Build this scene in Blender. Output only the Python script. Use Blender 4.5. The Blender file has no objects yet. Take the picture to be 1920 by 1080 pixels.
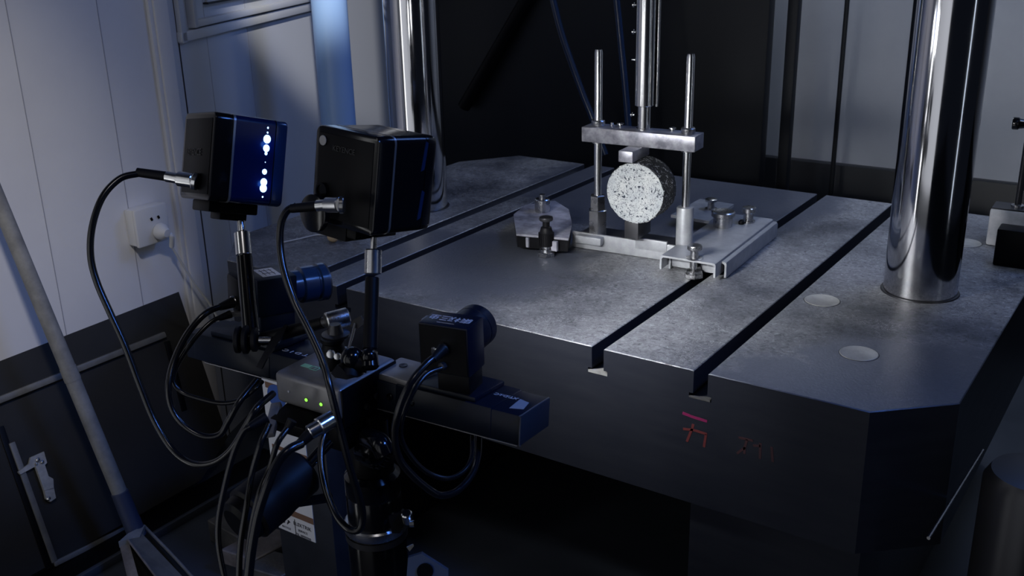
import bpy, bmesh, math, random
from mathutils import Vector as V, Matrix as M
random.seed(7)
SC = bpy.context.scene
COL = SC.collection
# ------------------------------------------------------------------ camera
CZ, TZ = 1.11, 0.52
RI = V((.82744421, .56109991, -.02242698)); UP = V((-.17510372, .29575701, .93907746)); FW = V((-.53354921, .77310716, -.34297311))
FPX = 1943.16516
cd = bpy.data.cameras.new('camera'); cam = bpy.data.objects.new('camera', cd); COL.objects.link(cam)
cam.matrix_world = M(((RI.x, UP.x, -FW.x, 0), (RI.y, UP.y, -FW.y, 0), (RI.z, UP.z, -FW.z, CZ), (0, 0, 0, 1)))
cd.sensor_width = 36; cd.lens = FPX / 1920 * 36; cd.clip_start = .02
cd.dof.use_dof = True; cd.dof.focus_distance = 1.45; cd.dof.aperture_fstop = 14
SC.camera = cam
SC.view_settings.view_transform = 'Standard'; SC.view_settings.look = 'None'
SC.view_settings.exposure = 0; SC.view_settings.gamma = 1; SC.view_settings.use_curve_mapping = False
# ------------------------------------------------------------------ light
w = bpy.data.worlds.new('world'); SC.world = w; w.use_nodes = True
w.node_tree.nodes['Background'].inputs[0].default_value = (.40, .50, .80, 1)
w.node_tree.nodes['Background'].inputs[1].default_value = .012
def area(name, loc, target, sx, sy, power, col, spread=180):
    l = bpy.data.lights.new(name, 'AREA'); l.shape = 'RECTANGLE'; l.size = sx; l.size_y = sy; l.energy = power; l.color = col
    l.spread = math.radians(spread)
    o = bpy.data.objects.new(name, l); COL.objects.link(o); o.location = loc
    o.rotation_euler = (V(target) - V(loc)).to_track_quat('-Z', 'Y').to_euler(); return o
def spot(name, loc, target, size, blend, power, col, rad=.05):
    l = bpy.data.lights.new(name, 'SPOT'); l.energy = power; l.color = col; l.spot_size = math.radians(size); l.spot_blend = blend; l.shadow_soft_size = rad
    o = bpy.data.objects.new(name, l); COL.objects.link(o); o.location = loc
    o.rotation_euler = (V(target) - V(loc)).to_track_quat('-Z', 'Y').to_euler(); return o
area('room_fill', (-.75, -1.15, .80), (-.85, 1.6, .85), 1.6, 1.9, 2.8, (.90, .93, 1), 120)  # added panel behind the camera, for the broad pale reflections in the columns
area('column_strip_light', (-1.46, -.30, .80), (-.6, 1.6, .85), .13, 1.9, .9, (.95, .97, 1), 110)  # unseen strip added for the narrow bright line on the right column
area('side_strip_light', (1.1, 1.2, 1.3), (-1.1, 1.6, .9), 0.06, 2.2, .35, (.75, .85, 1), 100)  # unseen strip added at the side for thin column reflections
spot('ceiling_lamp', (0, -.05, 2.35), (-1.75, .76, .68), 24, 1, 98, (1, .95, .89), .06)
spot('ceiling_lamp', (.1, -.05, 2.35), (-2.12, 2.12, .90), 13, .6, 440, (1, .95, .87), .03)
spot('ceiling_lamp', (0, -.05, 2.35), (-1.5, 1.3, .4), 46, 1, 14, (.97, .93, .93), .10)
area('blue_fill', (-.1, 2.35, 2.0), (-1.35, 1.15, .75), .6, .3, 3.2, (.16, .34, 1), 120)  # added blue fill from out of view, for the left walls and table
area('blue_rig_fill', (.45, .95, 1.85), (-.75, .72, .45), .35, .18, 1.25, (.10, .28, 1), 50)  # added blue fill, unseen, for the blue rims on the rig
area('back_wall_fill', (.1, 1.9, 1.9), (-.25, 2.75, .75), .25, .5, 3.2, (.66, .78, 1), 100)  # fill added out of view to brighten the grey wall
area('back_wall_streak_fill', (-.90, 2.58, 1.55), (-.92, 2.78, .9), .10, .10, 3.0, (.8, .88, 1), 160)  # small light added above the view for the bright streak on the wall
# ------------------------------------------------------------------ materials
MATS = {}
def mat(name, col, rough=.5, metal=0, noise=None, emit=None, bump=0, bscale=200, spec=.5, coat=0):
    m = bpy.data.materials.new(name); m.use_nodes = True; nt = m.node_tree; b = nt.nodes['Principled BSDF']
    b.inputs['Base Color'].default_value = (*col, 1); b.inputs['Roughness'].default_value = rough; b.inputs['Metallic'].default_value = metal
    b.inputs['Specular IOR Level'].default_value = spec; b.inputs['Coat Weight'].default_value = coat
    tc = None
    if noise or bump:
        tc = nt.nodes.new('ShaderNodeTexCoord')
    if noise:
        col2, sc, rg = noise[:3]
        mp = nt.nodes.new('ShaderNodeMapping'); nt.links.new(tc.outputs['Object'], mp.inputs[0])
        if len(noise) > 3: mp.inputs['Scale'].default_value = noise[3]
        n = nt.nodes.new('ShaderNodeTexNoise'); n.inputs['Scale'].default_value = sc; n.inputs['Detail'].default_value = 6; n.inputs['Roughness'].default_value = .65
        nt.links.new(mp.outputs[0], n.inputs['Vector'])
        r = nt.nodes.new('ShaderNodeValToRGB'); r.color_ramp.elements[0].position = .35; r.color_ramp.elements[1].position = .68
        r.color_ramp.elements[0].color = (*col, 1); r.color_ramp.elements[1].color = (*col2, 1)
        nt.links.new(n.outputs[0], r.inputs[0]); nt.links.new(r.outputs[0], b.inputs['Base Color'])
        if rg:
            q = nt.nodes.new('ShaderNodeMapRange'); q.inputs['To Min'].default_value = rough - rg; q.inputs['To Max'].default_value = rough + rg
            nt.links.new(n.outputs[0], q.inputs[0]); nt.links.new(q.outputs[0], b.inputs['Roughness'])
    if bump:
        n2 = nt.nodes.new('ShaderNodeTexNoise'); n2.inputs['Scale'].default_value = bscale; n2.inputs['Detail'].default_value = 3
        nt.links.new(tc.outputs['Object'], n2.inputs['Vector'])
        bp = nt.nodes.new('ShaderNodeBump'); bp.inputs['Strength'].default_value = bump; bp.inputs['Distance'].default_value = .002
        nt.links.new(n2.outputs[0], bp.inputs['Height']); nt.links.new(bp.outputs[0], b.inputs['Normal'])
    if emit:
        b.inputs['Emission Color'].default_value = (*emit[0], 1); b.inputs['Emission Strength'].default_value = emit[1]
    MATS[name] = m; return m
mat('wall_paint', (.62, .62, .65), .42, noise=((.68, .68, .70), 3, .05), bump=.05, bscale=60)
mat('panel_paint', (.50, .53, .60), .45, bump=.05, bscale=60)
mat('blue_pipe', (.30, .48, .82), .35)
mat('grey_wall', (.27, .28, .31), .42, .2, noise=((.31, .32, .35), 4, .04), bump=.05, bscale=150)
mat('black_board', (.014, .0135, .013), .6, spec=.3, noise=((.020, .0195, .019), 6, .05), bump=.1, bscale=120)
mat('black_wall', (.0055, .0065, .009), .5, spec=.35)
mat('board_rail', (.085, .085, .085), .5, noise=((.13, .13, .125), 30, .1), bump=.3, bscale=90)
mat('floor_paint', (.035, .042, .055), .45, noise=((.05, .058, .075), 5, .1), bump=.1)
mat('latch_metal', (.26, .26, .25), .5, .3, noise=((.38, .37, .35), 60, .1))
mat('handle_grey', (.14, .14, .14), .55, noise=((.24, .24, .235), 25, .1), bump=.15, bscale=80)
mat('handle_blue', (.03, .04, .08), .5)
mat('pan_grey', (.10, .09, .09), .6, noise=((.22, .2, .2), 25, .1), bump=.3)
mat('socket_plastic', (.62, .62, .63), .35)
mat('cord_white', (.50, .50, .50), .5)
mat('black', (.0025, .0025, .0035), .45, spec=.12)
mat('black_gloss', (.003, .003, .004), .16, spec=.35)
mat('black_anod', (.003, .006, .014), .33, 0, spec=.18, bump=.03, bscale=900)
mat('cable', (.005, .005, .006), .22)
mat('seam_grey', (.30, .31, .36), .5)
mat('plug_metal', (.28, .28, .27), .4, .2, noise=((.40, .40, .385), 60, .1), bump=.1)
mat('end_metal', (.035, .038, .05), .35, .3)
mat('smeared_white', (.10, .10, .12), .5, noise=((.42, .42, .48), 22, .1))
mat('rubber', (.005, .005, .006), .5, spec=.18)
mat('chrome', (.62, .62, .63), .12, 1)
mat('steel', (.42, .42, .43), .28, 1, noise=((.55, .55, .56), 60, .08))
mat('steel_rough', (.27, .28, .30), .42, .3, noise=((.38, .39, .41), 45, .1), bump=.1, bscale=400)
mat('brushed_beam', (.16, .16, .19), .36, .45, noise=((.48, .48, .52), 38, .1))
mat('bright_rod', (.70, .70, .70), .2, 1)
mat('dark_steel', (.05, .05, .055), .35, .6)
mat('hub_metal', (.19, .185, .19), .36, .4, noise=((.22, .215, .22), 80, .04))
mat('silver_line', (.30, .30, .31), .3, .8)
mat('print_white', (.55, .55, .58), .5)
mat('print_grey', (.013, .013, .015), .5)
mat('print_dark', (.02, .02, .025), .6)
mat('print_mint', (.35, .80, .60), .5)
mat('print_blue', (.05, .12, .42), .5)
mat('print_brown', (.20, .11, .07), .6)
mat('paper', (.74, .75, .80), .6, noise=((.80, .81, .85), 10, 0))
mat('marker_pink', (.22, .010, .075), .6)
mat('marker_red', (.13, .022, .022), .6)
mat('marker_faint', (.055, .020, .024), .6)
mat('led_green', (.1, .3, .02), .4, emit=((.35, .95, .10), 1.1))
mat('led_white', (.4, .4, .45), .3)
mat('led_blue', (.3, .5, 1), .4, emit=((.45, .68, 1), 2.2))
mat('lamp_face', (.8, .8, .8), .4, emit=((.95, .97, 1), 6))
mat('lens_blue', (.006, .018, .055), .2)
mat('body_glow_blue', (.0010, .006, .042), .22, spec=.3)  # blue glow of the light dots tinted into the black lamp body
mat('lens_glass', (.01, .012, .03), .05)
mat('badge_grey', (.28, .28, .30), .4)
mat('beige', (.45, .33, .20), .7, noise=((.52, .40, .26), 40, .05))
mat('block_steel', (.07, .07, .07), .5, .3, noise=((.15, .145, .14), 20, .1), bump=.3)
mat('plate_blue', (.06, .08, .12), .4, .3)
mat('box_dark', (.010, .012, .018), .55, noise=((.022, .026, .036), 14, .1))
mat('plastic_white', (.34, .35, .38), .5, noise=((.55, .56, .58), 25, .05))
mat('wood_dark', (.02, .017, .015), .6)
# table top: ground cast iron, worn and dusted
m = mat('table_top', (.05, .055, .07), .42, .35); nt = m.node_tree; b = nt.nodes['Principled BSDF']
tc = nt.nodes.new('ShaderNodeTexCoord')
def ntex(scale, det, dist=0, rough=.6):
    n = nt.nodes.new('ShaderNodeTexNoise'); n.inputs['Scale'].default_value = scale; n.inputs['Detail'].default_value = det
    n.inputs['Distortion'].default_value = dist; n.inputs['Roughness'].default_value = rough
    nt.links.new(tc.outputs['Object'], n.inputs['Vector']); return n
def ramp(src, stops):
    r = nt.nodes.new('ShaderNodeValToRGB'); e = r.color_ramp.elements
    e[0].position, e[0].color = stops[0][0], (*stops[0][1], 1); e[1].position, e[1].color = stops[-1][0], (*stops[-1][1], 1)
    for p, c in stops[1:-1]:
        x = e.new(p); x.color = (*c, 1)
    nt.links.new(src, r.inputs[0]); return r
def mix(f, a, c, kind='MIX'):
    x = nt.nodes.new('ShaderNodeMix'); x.data_type = 'RGBA'; x.blend_type = kind
    if isinstance(f, float): x.inputs[0].default_value = f
    else: nt.links.new(f, x.inputs[0])
    nt.links.new(a, x.inputs[6]); nt.links.new(c, x.inputs[7]); return x
big = ramp(ntex(5, 4).outputs[0], [(.34, (.095, .10, .115)), (.50, (.25, .255, .265)), (.66, (.37, .372, .38))])
fine = ramp(ntex(120, 8, .9, .8).outputs[0], [(.36, (.25, .25, .27)), (.48, (.8, .8, .82)), (.56, (.95, .95, .97)), (.68, (1.9, 1.9, 1.9))])
specks = ramp(ntex(48, 4, 2.6).outputs[0], [(.48, (0, 0, 0)), (.497, (.9, .9, .9)), (.503, (.9, .9, .9)), (.52, (0, 0, 0))])
patch = ramp(ntex(9, 3).outputs[0], [(.5, (0, 0, 0)), (.62, (1, 1, 1))])
m1 = mix(1.0, big.outputs[0], fine.outputs[0], 'MULTIPLY')
sc = mix(1.0, specks.outputs[0], patch.outputs[0], 'MULTIPLY')
lightc = nt.nodes.new('ShaderNodeRGB'); lightc.outputs[0].default_value = (.5, .5, .51, 1)
m2 = mix(sc.outputs[2], m1.outputs[2], lightc.outputs[0])
# smoother, darker blue-grey patches at the right front corner, left and back
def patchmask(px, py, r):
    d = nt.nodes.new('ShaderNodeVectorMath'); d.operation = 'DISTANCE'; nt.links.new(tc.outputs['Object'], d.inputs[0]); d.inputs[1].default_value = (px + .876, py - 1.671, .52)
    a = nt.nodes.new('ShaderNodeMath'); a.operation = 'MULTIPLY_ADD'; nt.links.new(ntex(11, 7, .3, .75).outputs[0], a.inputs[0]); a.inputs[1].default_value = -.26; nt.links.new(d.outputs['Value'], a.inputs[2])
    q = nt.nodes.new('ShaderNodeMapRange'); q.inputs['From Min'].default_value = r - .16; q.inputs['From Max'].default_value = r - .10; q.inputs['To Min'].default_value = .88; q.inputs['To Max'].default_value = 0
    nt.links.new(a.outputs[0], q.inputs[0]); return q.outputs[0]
smooth_mask = patchmask(-.24, 1.26, .20)
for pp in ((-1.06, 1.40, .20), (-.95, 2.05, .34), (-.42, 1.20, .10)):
    x = nt.nodes.new('ShaderNodeMath'); x.operation = 'MAXIMUM'; nt.links.new(smooth_mask, x.inputs[0]); nt.links.new(patchmask(*pp), x.inputs[1]); smooth_mask = x.outputs[0]
patch_col = nt.nodes.new('ShaderNodeRGB'); patch_col.outputs[0].default_value = (.105, .115, .15, 1)
m2 = mix(smooth_mask, m2.outputs[2], patch_col.outputs[0])

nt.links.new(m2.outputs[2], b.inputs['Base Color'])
mr = nt.nodes.new('ShaderNodeMapRange'); mr.inputs['To Min'].default_value = .3; mr.inputs['To Max'].default_value = .6
nt.links.new(ntex(40, 4).outputs[0], mr.inputs[0])
rs = nt.nodes.new('ShaderNodeMix'); nt.links.new(smooth_mask, rs.inputs[0]); nt.links.new(mr.outputs[0], rs.inputs[2]); rs.inputs[3].default_value = .30; nt.links.new(rs.outputs[0], b.inputs['Roughness'])
bp = nt.nodes.new('ShaderNodeBump'); bp.inputs['Strength'].default_value = .35; bp.inputs['Distance'].default_value = .0015
nt.links.new(ntex(260, 4).outputs[0], bp.inputs['Height']); nt.links.new(bp.outputs[0], b.inputs['Normal'])
mat('table_side', (.022, .025, .036), .38, .3, noise=((.029, .032, .043), 12, .05, (1, 1, 6)))
# speckled concrete face
m = mat('speckle_face', (.62, .66, .66), .6); nt = m.node_tree; b = nt.nodes['Principled BSDF']; tc = nt.nodes.new('ShaderNodeTexCoord')
vo = nt.nodes.new('ShaderNodeTexVoronoi'); vo.inputs['Scale'].default_value = 280
nz = ntex(150, 3); ad = nt.nodes.new('ShaderNodeMix'); ad.data_type = 'RGBA'; ad.inputs[0].default_value = .04
nt.links.new(tc.outputs['Object'], ad.inputs[6]); nt.links.new(nz.outputs['Color'], ad.inputs[7]); nt.links.new(ad.outputs[2], vo.inputs['Vector'])
sep = nt.nodes.new('ShaderNodeSeparateColor'); nt.links.new(vo.outputs['Color'], sep.inputs[0])
pick = ramp(sep.outputs[0], [(.42, (1, 1, 1)), (.43, (0, 0, 0))])
near = ramp(vo.outputs['Distance'], [(.40, (1, 1, 1)), (.46, (0, 0, 0))])
mk = mix(1.0, pick.outputs[0], near.outputs[0], 'MULTIPLY')
white = ramp(ntex(30, 4).outputs[0], [(.35, (.34, .365, .38)), (.65, (.46, .475, .465))])
dk = nt.nodes.new('ShaderNodeRGB'); dk.outputs[0].default_value = (.012, .02, .035, 1)
blob = ramp(ntex(190, 2, .6, .6).outputs[0], [(.615, (0, 0, 0)), (.625, (1, 1, 1))]); mk = mix(1.0, mk.outputs[2], blob.outputs[0], 'LIGHTEN')
mm = mix(mk.outputs[2], white.outputs[0], dk.outputs[0]); nt.links.new(mm.outputs[2], b.inputs['Base Color'])
m = mat('speckle_side', (.02, .02, .02), .6); nt = m.node_tree; b = nt.nodes['Principled BSDF']; tc = nt.nodes.new('ShaderNodeTexCoord')
n1 = ntex(200, 3, .8)
rr = ramp(n1.outputs[0], [(.60, (.008, .009, .011)), (.62, (.60, .62, .63))]); nt.links.new(rr.outputs[0], b.inputs['Base Color'])
bp = nt.nodes.new('ShaderNodeBump'); bp.inputs['Strength'].default_value = .6; bp.inputs['Distance'].default_value = .003
nt.links.new(ntex(120, 4).outputs[0], bp.inputs['Height']); nt.links.new(bp.outputs[0], b.inputs['Normal'])
# column chrome with wear streaks
m = mat('column_chrome', (.6, .6, .62), .14, 1); nt = m.node_tree; b = nt.nodes['Principled BSDF']; tc = nt.nodes.new('ShaderNodeTexCoord')
n1 = ntex(14, 5); mr = nt.nodes.new('ShaderNodeMapRange'); mr.inputs['To Min'].default_value = .03; mr.inputs['To Max'].default_value = .16
nt.links.new(n1.outputs[0], mr.inputs[0]); nt.links.new(mr.outputs[0], b.inputs['Roughness'])
# ------------------------------------------------------------------ geometry helpers
def T(x, y, t):                      # the point t metres down the lens axis that the photograph shows at pixel x, y
    return V((0, 0, CZ)) + t * ((x - 960) / FPX * RI - (y - 540) / FPX * UP + FW)
def ZP(x, y, z):                     # same, on a level plane
    d = T(x, y, 1) - V((0, 0, CZ)); return V((0, 0, CZ)) + d * ((z - CZ) / d.z)
def XP(x, y, X):
    d = T(x, y, 1) - V((0, 0, CZ)); return V((0, 0, CZ)) + d * (X / d.x)
def YP(x, y, Y):
    d = T(x, y, 1) - V((0, 0, CZ)); return V((0, 0, CZ)) + d * (Y / d.y)
I3 = M.Identity(3)
def cols(r, f, u): return M((r, f, u)).transposed()
def yaw(a): return M.Rotation(math.radians(a), 3, 'Z')
class G:
    def __init__(s): s.bm = bmesh.new()
    def box(s, c, d, R=I3, bev=0, seg=2, taper=1):
        t = bmesh.new(); bmesh.ops.create_cube(t, size=1)
        for v in t.verts:
            k = taper if v.co.z > 0 else 1
            v.co = V((v.co.x * d[0] * k, v.co.y * d[1] * k, v.co.z * d[2]))
        if bev: bmesh.ops.bevel(t, geom=list(t.edges), offset=bev, segments=seg, affect='EDGES', profile=.5)
        for v in t.verts: v.co = R @ v.co + V(c)
        s.add(t); return s
    def add(s, t):
        me = bpy.data.meshes.new('t'); t.to_mesh(me); s.bm.from_mesh(me); bpy.data.meshes.remove(me); t.free()
    def lathe(s, a, ax, prof, n=32, up=None):        # prof: (distance along axis, radius)
        ax = V(ax).normalized(); q = ax.to_track_quat('Z', 'X').to_matrix(); t = bmesh.new(); rings = []
        for h, r in prof:
            if r <= 1e-6: rings.append([t.verts.new(V(a) + ax * h)])
            else: rings.append([t.verts.new(V(a) + q @ V((r * math.cos(2 * math.pi * i / n), r * math.sin(2 * math.pi * i / n), h))) for i in range(n)])
        for A, B in zip(rings, rings[1:]):
            for i in range(n):
                j = (i + 1) % n
                if len(A) == 1 and len(B) == 1: continue
                if len(A) == 1: t.faces.new((A[0], B[i], B[j]))
                elif len(B) == 1: t.faces.new((A[j], A[i], B[0]))
                else: t.faces.new((A[i], A[j], B[j], B[i]))
        if len(rings[0]) > 1: t.faces.new(rings[0][::-1])
        if len(rings[-1]) > 1: t.faces.new(rings[-1])
        bmesh.ops.recalc_face_normals(t, faces=t.faces); s.add(t); return s
    def cyl(s, a, b, r, r2=None, n=28, bev=0):
        a, b = V(a), V(b); L = (b - a).length; r2 = r if r2 is None else r2
        pf = [(0, r), (L, r2)] if not bev else [(0, r - bev), (bev, r), (L - bev, r2), (L, r2 - bev)]
        return s.lathe(a, b - a, pf, n)
    def sph(s, c, r, n=24, sc=(1, 1, 1), R=I3):
        t = bmesh.new(); bmesh.ops.create_uvsphere(t, u_segments=n, v_segments=n // 2, radius=r)
        for v in t.verts: v.co = R @ V((v.co.x * sc[0], v.co.y * sc[1], v.co.z * sc[2])) + V(c)
        s.add(t); return s
    def rprism(s, L, W, H, y0, y1, r, i0=0, i1=0):    # rounded-corner bar along local y, ends softened by i0 / i1
        t = bmesh.new(); rings = []
        st = [(y0, i0), (y0 + i0 * .3, i0 * .3), (y0 + i0, 0)] if i0 else [(y0, 0)]
        st += [(y1 - i1, 0), (y1 - i1 * .3, i1 * .3), (y1, i1)] if i1 else [(y1, 0)]
        for y, ins in st:
            rg = []
            for cx, cz, a0 in ((1, 1, 0), (-1, 1, 90), (-1, -1, 180), (1, -1, 270)):
                for k in range(6):
                    a = math.radians(a0 + 18 * k); rg.append(t.verts.new(L(cx * (W / 2 - r) + (r - ins) * math.cos(a), y, cz * (H / 2 - r) + (r - ins) * math.sin(a))))
            rings.append(rg)
        for A, B in zip(rings, rings[1:]):
            for k in range(24): t.faces.new((A[k], A[(k + 1) % 24], B[(k + 1) % 24], B[k]))
        t.faces.new(rings[0][::-1]); t.faces.new(rings[-1]); bmesh.ops.recalc_face_normals(t, faces=t.faces); s.add(t); return s
    def prism(s, pts, vec):                          # polygon of world points extruded by vec
        t = bmesh.new(); vec = V(vec); A = [t.verts.new(V(p)) for p in pts]; B = [t.verts.new(V(p) + vec) for p in pts]; n = len(pts)
        t.faces.new(A); t.faces.new(B[::-1])
        for i in range(n): t.faces.new((A[i], B[i], B[(i + 1) % n], A[(i + 1) % n]))
        bmesh.ops.recalc_face_normals(t, faces=t.faces); s.add(t); return s
    def tube(s, pts, r, n=12, sub=6):
        P = spline([V(p) for p in pts], sub); t = bmesh.new(); rings = []; nrm = None
        for i, p in enumerate(P):
            tg = (P[min(i + 1, len(P) - 1)] - P[max(i - 1, 0)]).normalized()
            if nrm is None: nrm = tg.orthogonal().normalized()
            nrm = (nrm - tg * nrm.dot(tg)).normalized(); bn = tg.cross(nrm)
            rings.append([t.verts.new(p + r * (math.cos(2 * math.pi * k / n) * nrm + math.sin(2 * math.pi * k / n) * bn)) for k in range(n)])
        for A, B in zip(rings, rings[1:]):
            for k in range(n): t.faces.new((A[k], A[(k + 1) % n], B[(k + 1) % n], B[k]))
        t.faces.new(rings[0][::-1]); t.faces.new(rings[-1]); bmesh.ops.recalc_face_normals(t, faces=t.faces); s.add(t); return s
    def obj(s, name, material, parent=None, label=None):
        return finish(name, s.bm, material, parent, label)
def spline(P, sub):
    if len(P) < 3: return P
    out = []; Q = [2 * P[0] - P[1]] + P + [2 * P[-1] - P[-2]]
    for i in range(1, len(Q) - 2):
        a, b_, c, d = Q[i - 1:i + 3]
        for k in range(sub):
            u = k / sub; out.append(.5 * ((2 * b_) + (c - a) * u + (2 * a - 5 * b_ + 4 * c - d) * u * u + (3 * b_ - a - 3 * c + d) * u ** 3))
    out.append(P[-1]); return out
ORG = {}
def finish(name, bm, material, parent=None, label=None):
    if parent is not None: org = ORG[parent.name]
    else:
        xs = [v.co for v in bm.verts]; lo = V([min(v[i] for v in xs) for i in range(3)]); hi = V([max(v[i] for v in xs) for i in range(3)])
        org = V(((lo.x + hi.x) / 2, (lo.y + hi.y) / 2, lo.z))
    for v in bm.verts: v.co -= org
    for f in bm.faces: f.smooth = True
    for e in bm.edges:
        if len(e.link_faces) == 2 and e.calc_face_angle(0) > .55: e.smooth = False
    me = bpy.data.meshes.new(name); bm.to_mesh(me); bm.free()
    mats = material if isinstance(material, (list, tuple)) else [material]
    for q in mats: me.materials.append(MATS[q])
    o = bpy.data.objects.new(name, me); COL.objects.link(o)
    if parent is not None: o.parent = parent
    else: o.location = org
    ORG[o.name] = org
    if label: o['label'] = label
    return o
def thing(name, loc, label, cat, group=None, kind=None):
    o = bpy.data.objects.new(name, None); COL.objects.link(o); o.location = loc; o.empty_display_size = .02
    ORG[o.name] = V(loc); tag(o, label, cat, group, kind); return o
def tag(o, label=None, cat=None, group=None, kind=None):
    for k, v in (('label', label), ('category', cat), ('group', group), ('kind', kind)):
        if v: o[k] = v
    return o
def struct(g, name, material, parent=None):
    o = g.obj(name, material, parent)
    if parent is None: o['kind'] = 'structure'
    return o
def text(body, c, R, size, parent, material, name='lettering', thick=.0002, squash=1):
    cu = bpy.data.curves.new(name, 'FONT'); cu.body = body; cu.size = size; cu.align_x = 'CENTER'; cu.align_y = 'CENTER'; cu.extrude = thick
    tmp = bpy.data.objects.new('tmp', cu); COL.objects.link(tmp); bpy.context.view_layer.update()
    me = bpy.data.meshes.new_from_object(tmp.evaluated_get(bpy.context.evaluated_depsgraph_get())); bpy.data.objects.remove(tmp)
    bm = bmesh.new(); bm.from_mesh(me); bpy.data.meshes.remove(me)
    for v in bm.verts: v.co = R @ V((v.co.x * squash, v.co.y, v.co.z)) + V(c)
    return finish(name, bm, material, parent)
def strokes(segs, c, R, wdt, parent, material, name='lettering', thick=.0003):   # flat painted strokes in the local xy plane of R
    g = G()
    for x0, y0, x1, y1 in segs:
        a, b_ = V((x0, y0, 0)), V((x1, y1, 0)); d = (b_ - a); L = d.length; ang = math.atan2(d.y, d.x)
        g.box(R @ ((a + b_) / 2) + V(c), (L + wdt * .6, wdt, thick), R @ M.Rotation(ang, 3, 'Z'))
    return g.obj(name, material, parent)

# ================================================================== SETTING
g = G(); g.box((-.3, .9, -.05), (4.6, 5.2, .1)); struct(g, 'floor', 'floor_paint')
WX = -1.737
# left wall: white sandwich panels parallel to the table's depth, over a black plinth
wl = struct(G().box((WX - .04, .0, 1.2), (.08, 2.72, 2.4)), 'wall_left', 'wall_paint')
for px, py in ((180, 0), (20, 60)):
    p = XP(px, py, WX); g = G(); g.box((WX + .0002, p.y, 1.2), (.0008, .0016, 2.4)); g.obj('panel_seam', 'seam_grey', wl)
y1 = 1.36
struct(G().box((WX + .006, y1 - .032, 1.2), (.016, .034, 2.4), bev=.005), 'trim_1', 'wall_paint')
struct(G().box((WX + .004, y1 - .052, 1.2), (.010, .012, 2.4), bev=.003), 'trim_2', 'wall_paint')
# second wall, standing away from the first at an angle
hd = V((math.sin(math.radians(-22.3)), math.cos(math.radians(-22.3)), 0)); nn = V((hd.y, -hd.x, 0)); W0 = V((WX, y1 + .004, 0))
R2 = cols(hd, -nn, V((0, 0, 1)))     # local x along the wall, local -y towards the room
def W2(s, d, z): return W0 + hd * s + nn * d + V((0, 0, z))
wb = struct(G().box(W2(.65, -.04, 1.2), (1.34, .08, 2.4), R2), 'wall_far_left', 'panel_paint')
struct(G().box(W2(.006, .0, 1.2), (.003, .003, 2.4), R2), 'trim_3', 'print_dark')
def wallhit(x, y):                   # where a pixel's ray meets this wall, as (s, z)
    d = T(x, y, 1) - V((0, 0, CZ)); t = (W0 - V((0, 0, CZ))).dot(nn) / d.dot(nn); p = V((0, 0, CZ)) + d * t
    return (p - W0).dot(hd), p.z
for px, py in ((437, 480), (475, 780), (468, 100)):
    s0, z0 = wallhit(px, py)
    if px != 475: G().box(W2(s0, 0, 1.2), (.0016, .0008, 2.4), R2).obj('panel_seam', 'seam_grey', wb)
s_a, z_a = wallhit(333, 82); s_b, z_b = wallhit(352, 53); s_c, z_c = wallhit(372, 12)
wf = thing('window_1', W2(s_a, .01, z_a), None, None, kind='structure')
G().box(W2(s_a + .45, .006, z_a + .012), (.9, .012, .020), R2, bev=.002).obj('window_frame', 'panel_paint', wf)
G().box(W2(s_a + .012, .006, z_a + .30), (.020, .012, .6), R2, bev=.002).obj('window_frame', 'panel_paint', wf)
G().box(W2(s_b + .45, .009, z_b + .008), (.88, .018, .014), R2, bev=.002).obj('window_sill', 'panel_paint', wf)
G().box(W2(s_b + .008, .009, z_b + .30), (.014, .018, .6), R2, bev=.002).obj('window_jamb', 'panel_paint', wf)
G().box(W2(s_c + .42, .006, z_c + .004), (.80, .012, .004), R2).obj('glazing_bead', 'print_grey', wf)
G().box(W2(s_c + .43, .003, z_c + .30), (.80, .004, .59), R2).obj('pane', 'panel_paint', wf)
# back of the bay: dark enclosure on the left, grey sheet wall with a black base on the right
struct(G().box((-.2, 2.79, 1.2), (3.4, .06, 2.4)), 'wall_back', 'grey_wall')
struct(G().box((-.2, 2.745, .2245), (3.4, .03, .449), bev=.004), 'baseboard_back', 'black_wall')
xr = YP(1438, 100, 2.6).x
dk_ = thing('enclosure_panel', ((xr - 2.3) / 2, 2.6, 0), 'tall dark enclosure panel closing the back left of the press', 'panel')
G().box(((xr - 2.3) / 2, 2.62, 1.2), (xr + 2.3, .04, 2.4), bev=.004).obj('sheet', 'black_wall', dk_)
G().cyl(YP(870, 200, 2.575), YP(1010, -40, 2.575), .020).obj('brace', 'black', dk_)
# ================================================================== SMALL THINGS OF THE LEFT WALL
def skt():
    tl, tr, br, bl = (XP(*p, WX + .0) for p in ((250, 396), (312, 379), (323, 452), (262, 473)))
    c = (tl + tr + br + bl) / 4; t = thing('wall_socket', (WX, c.y, c.z - .04), 'white surface-mounted wall socket with a plug in its lower right', 'socket')
    D = .034; d0 = XP(250, 396, WX + D); d1 = XP(312, 379, WX + D); d2 = XP(258, 468, WX + D)
    wy = abs(d1.y - d0.y) * .98; hz = abs(d0.z - d2.z); cc = V((WX, (d0.y + d1.y) / 2, (d0.z + d2.z) / 2))
    G().box(cc + V((D * .36, 0, 0)), (D * .7, wy * .96, hz * .96), bev=.003).obj('back_box', 'socket_plastic', t)
    G().box(cc + V((D * .85, 0, 0)), (D * .32, wy, hz), bev=.004).obj('face_plate', 'socket_plastic', t)
    for k in (0, 1):
        h = XP(284 + 13 * k, 411 - 4 * k, WX + D + .001); G().box(h, (.003, .004, .006), M.Rotation(.4, 3, 'X')).obj('socket_hole', 'black', t)
    return D
D = skt()
p0 = XP(297, 432, WX + D); p1 = p0 + V((.026, .002, -.004))
t = thing('plug_and_cord', p0, 'white plug and thin pale cord hanging from the wall socket', 'plug')
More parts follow.
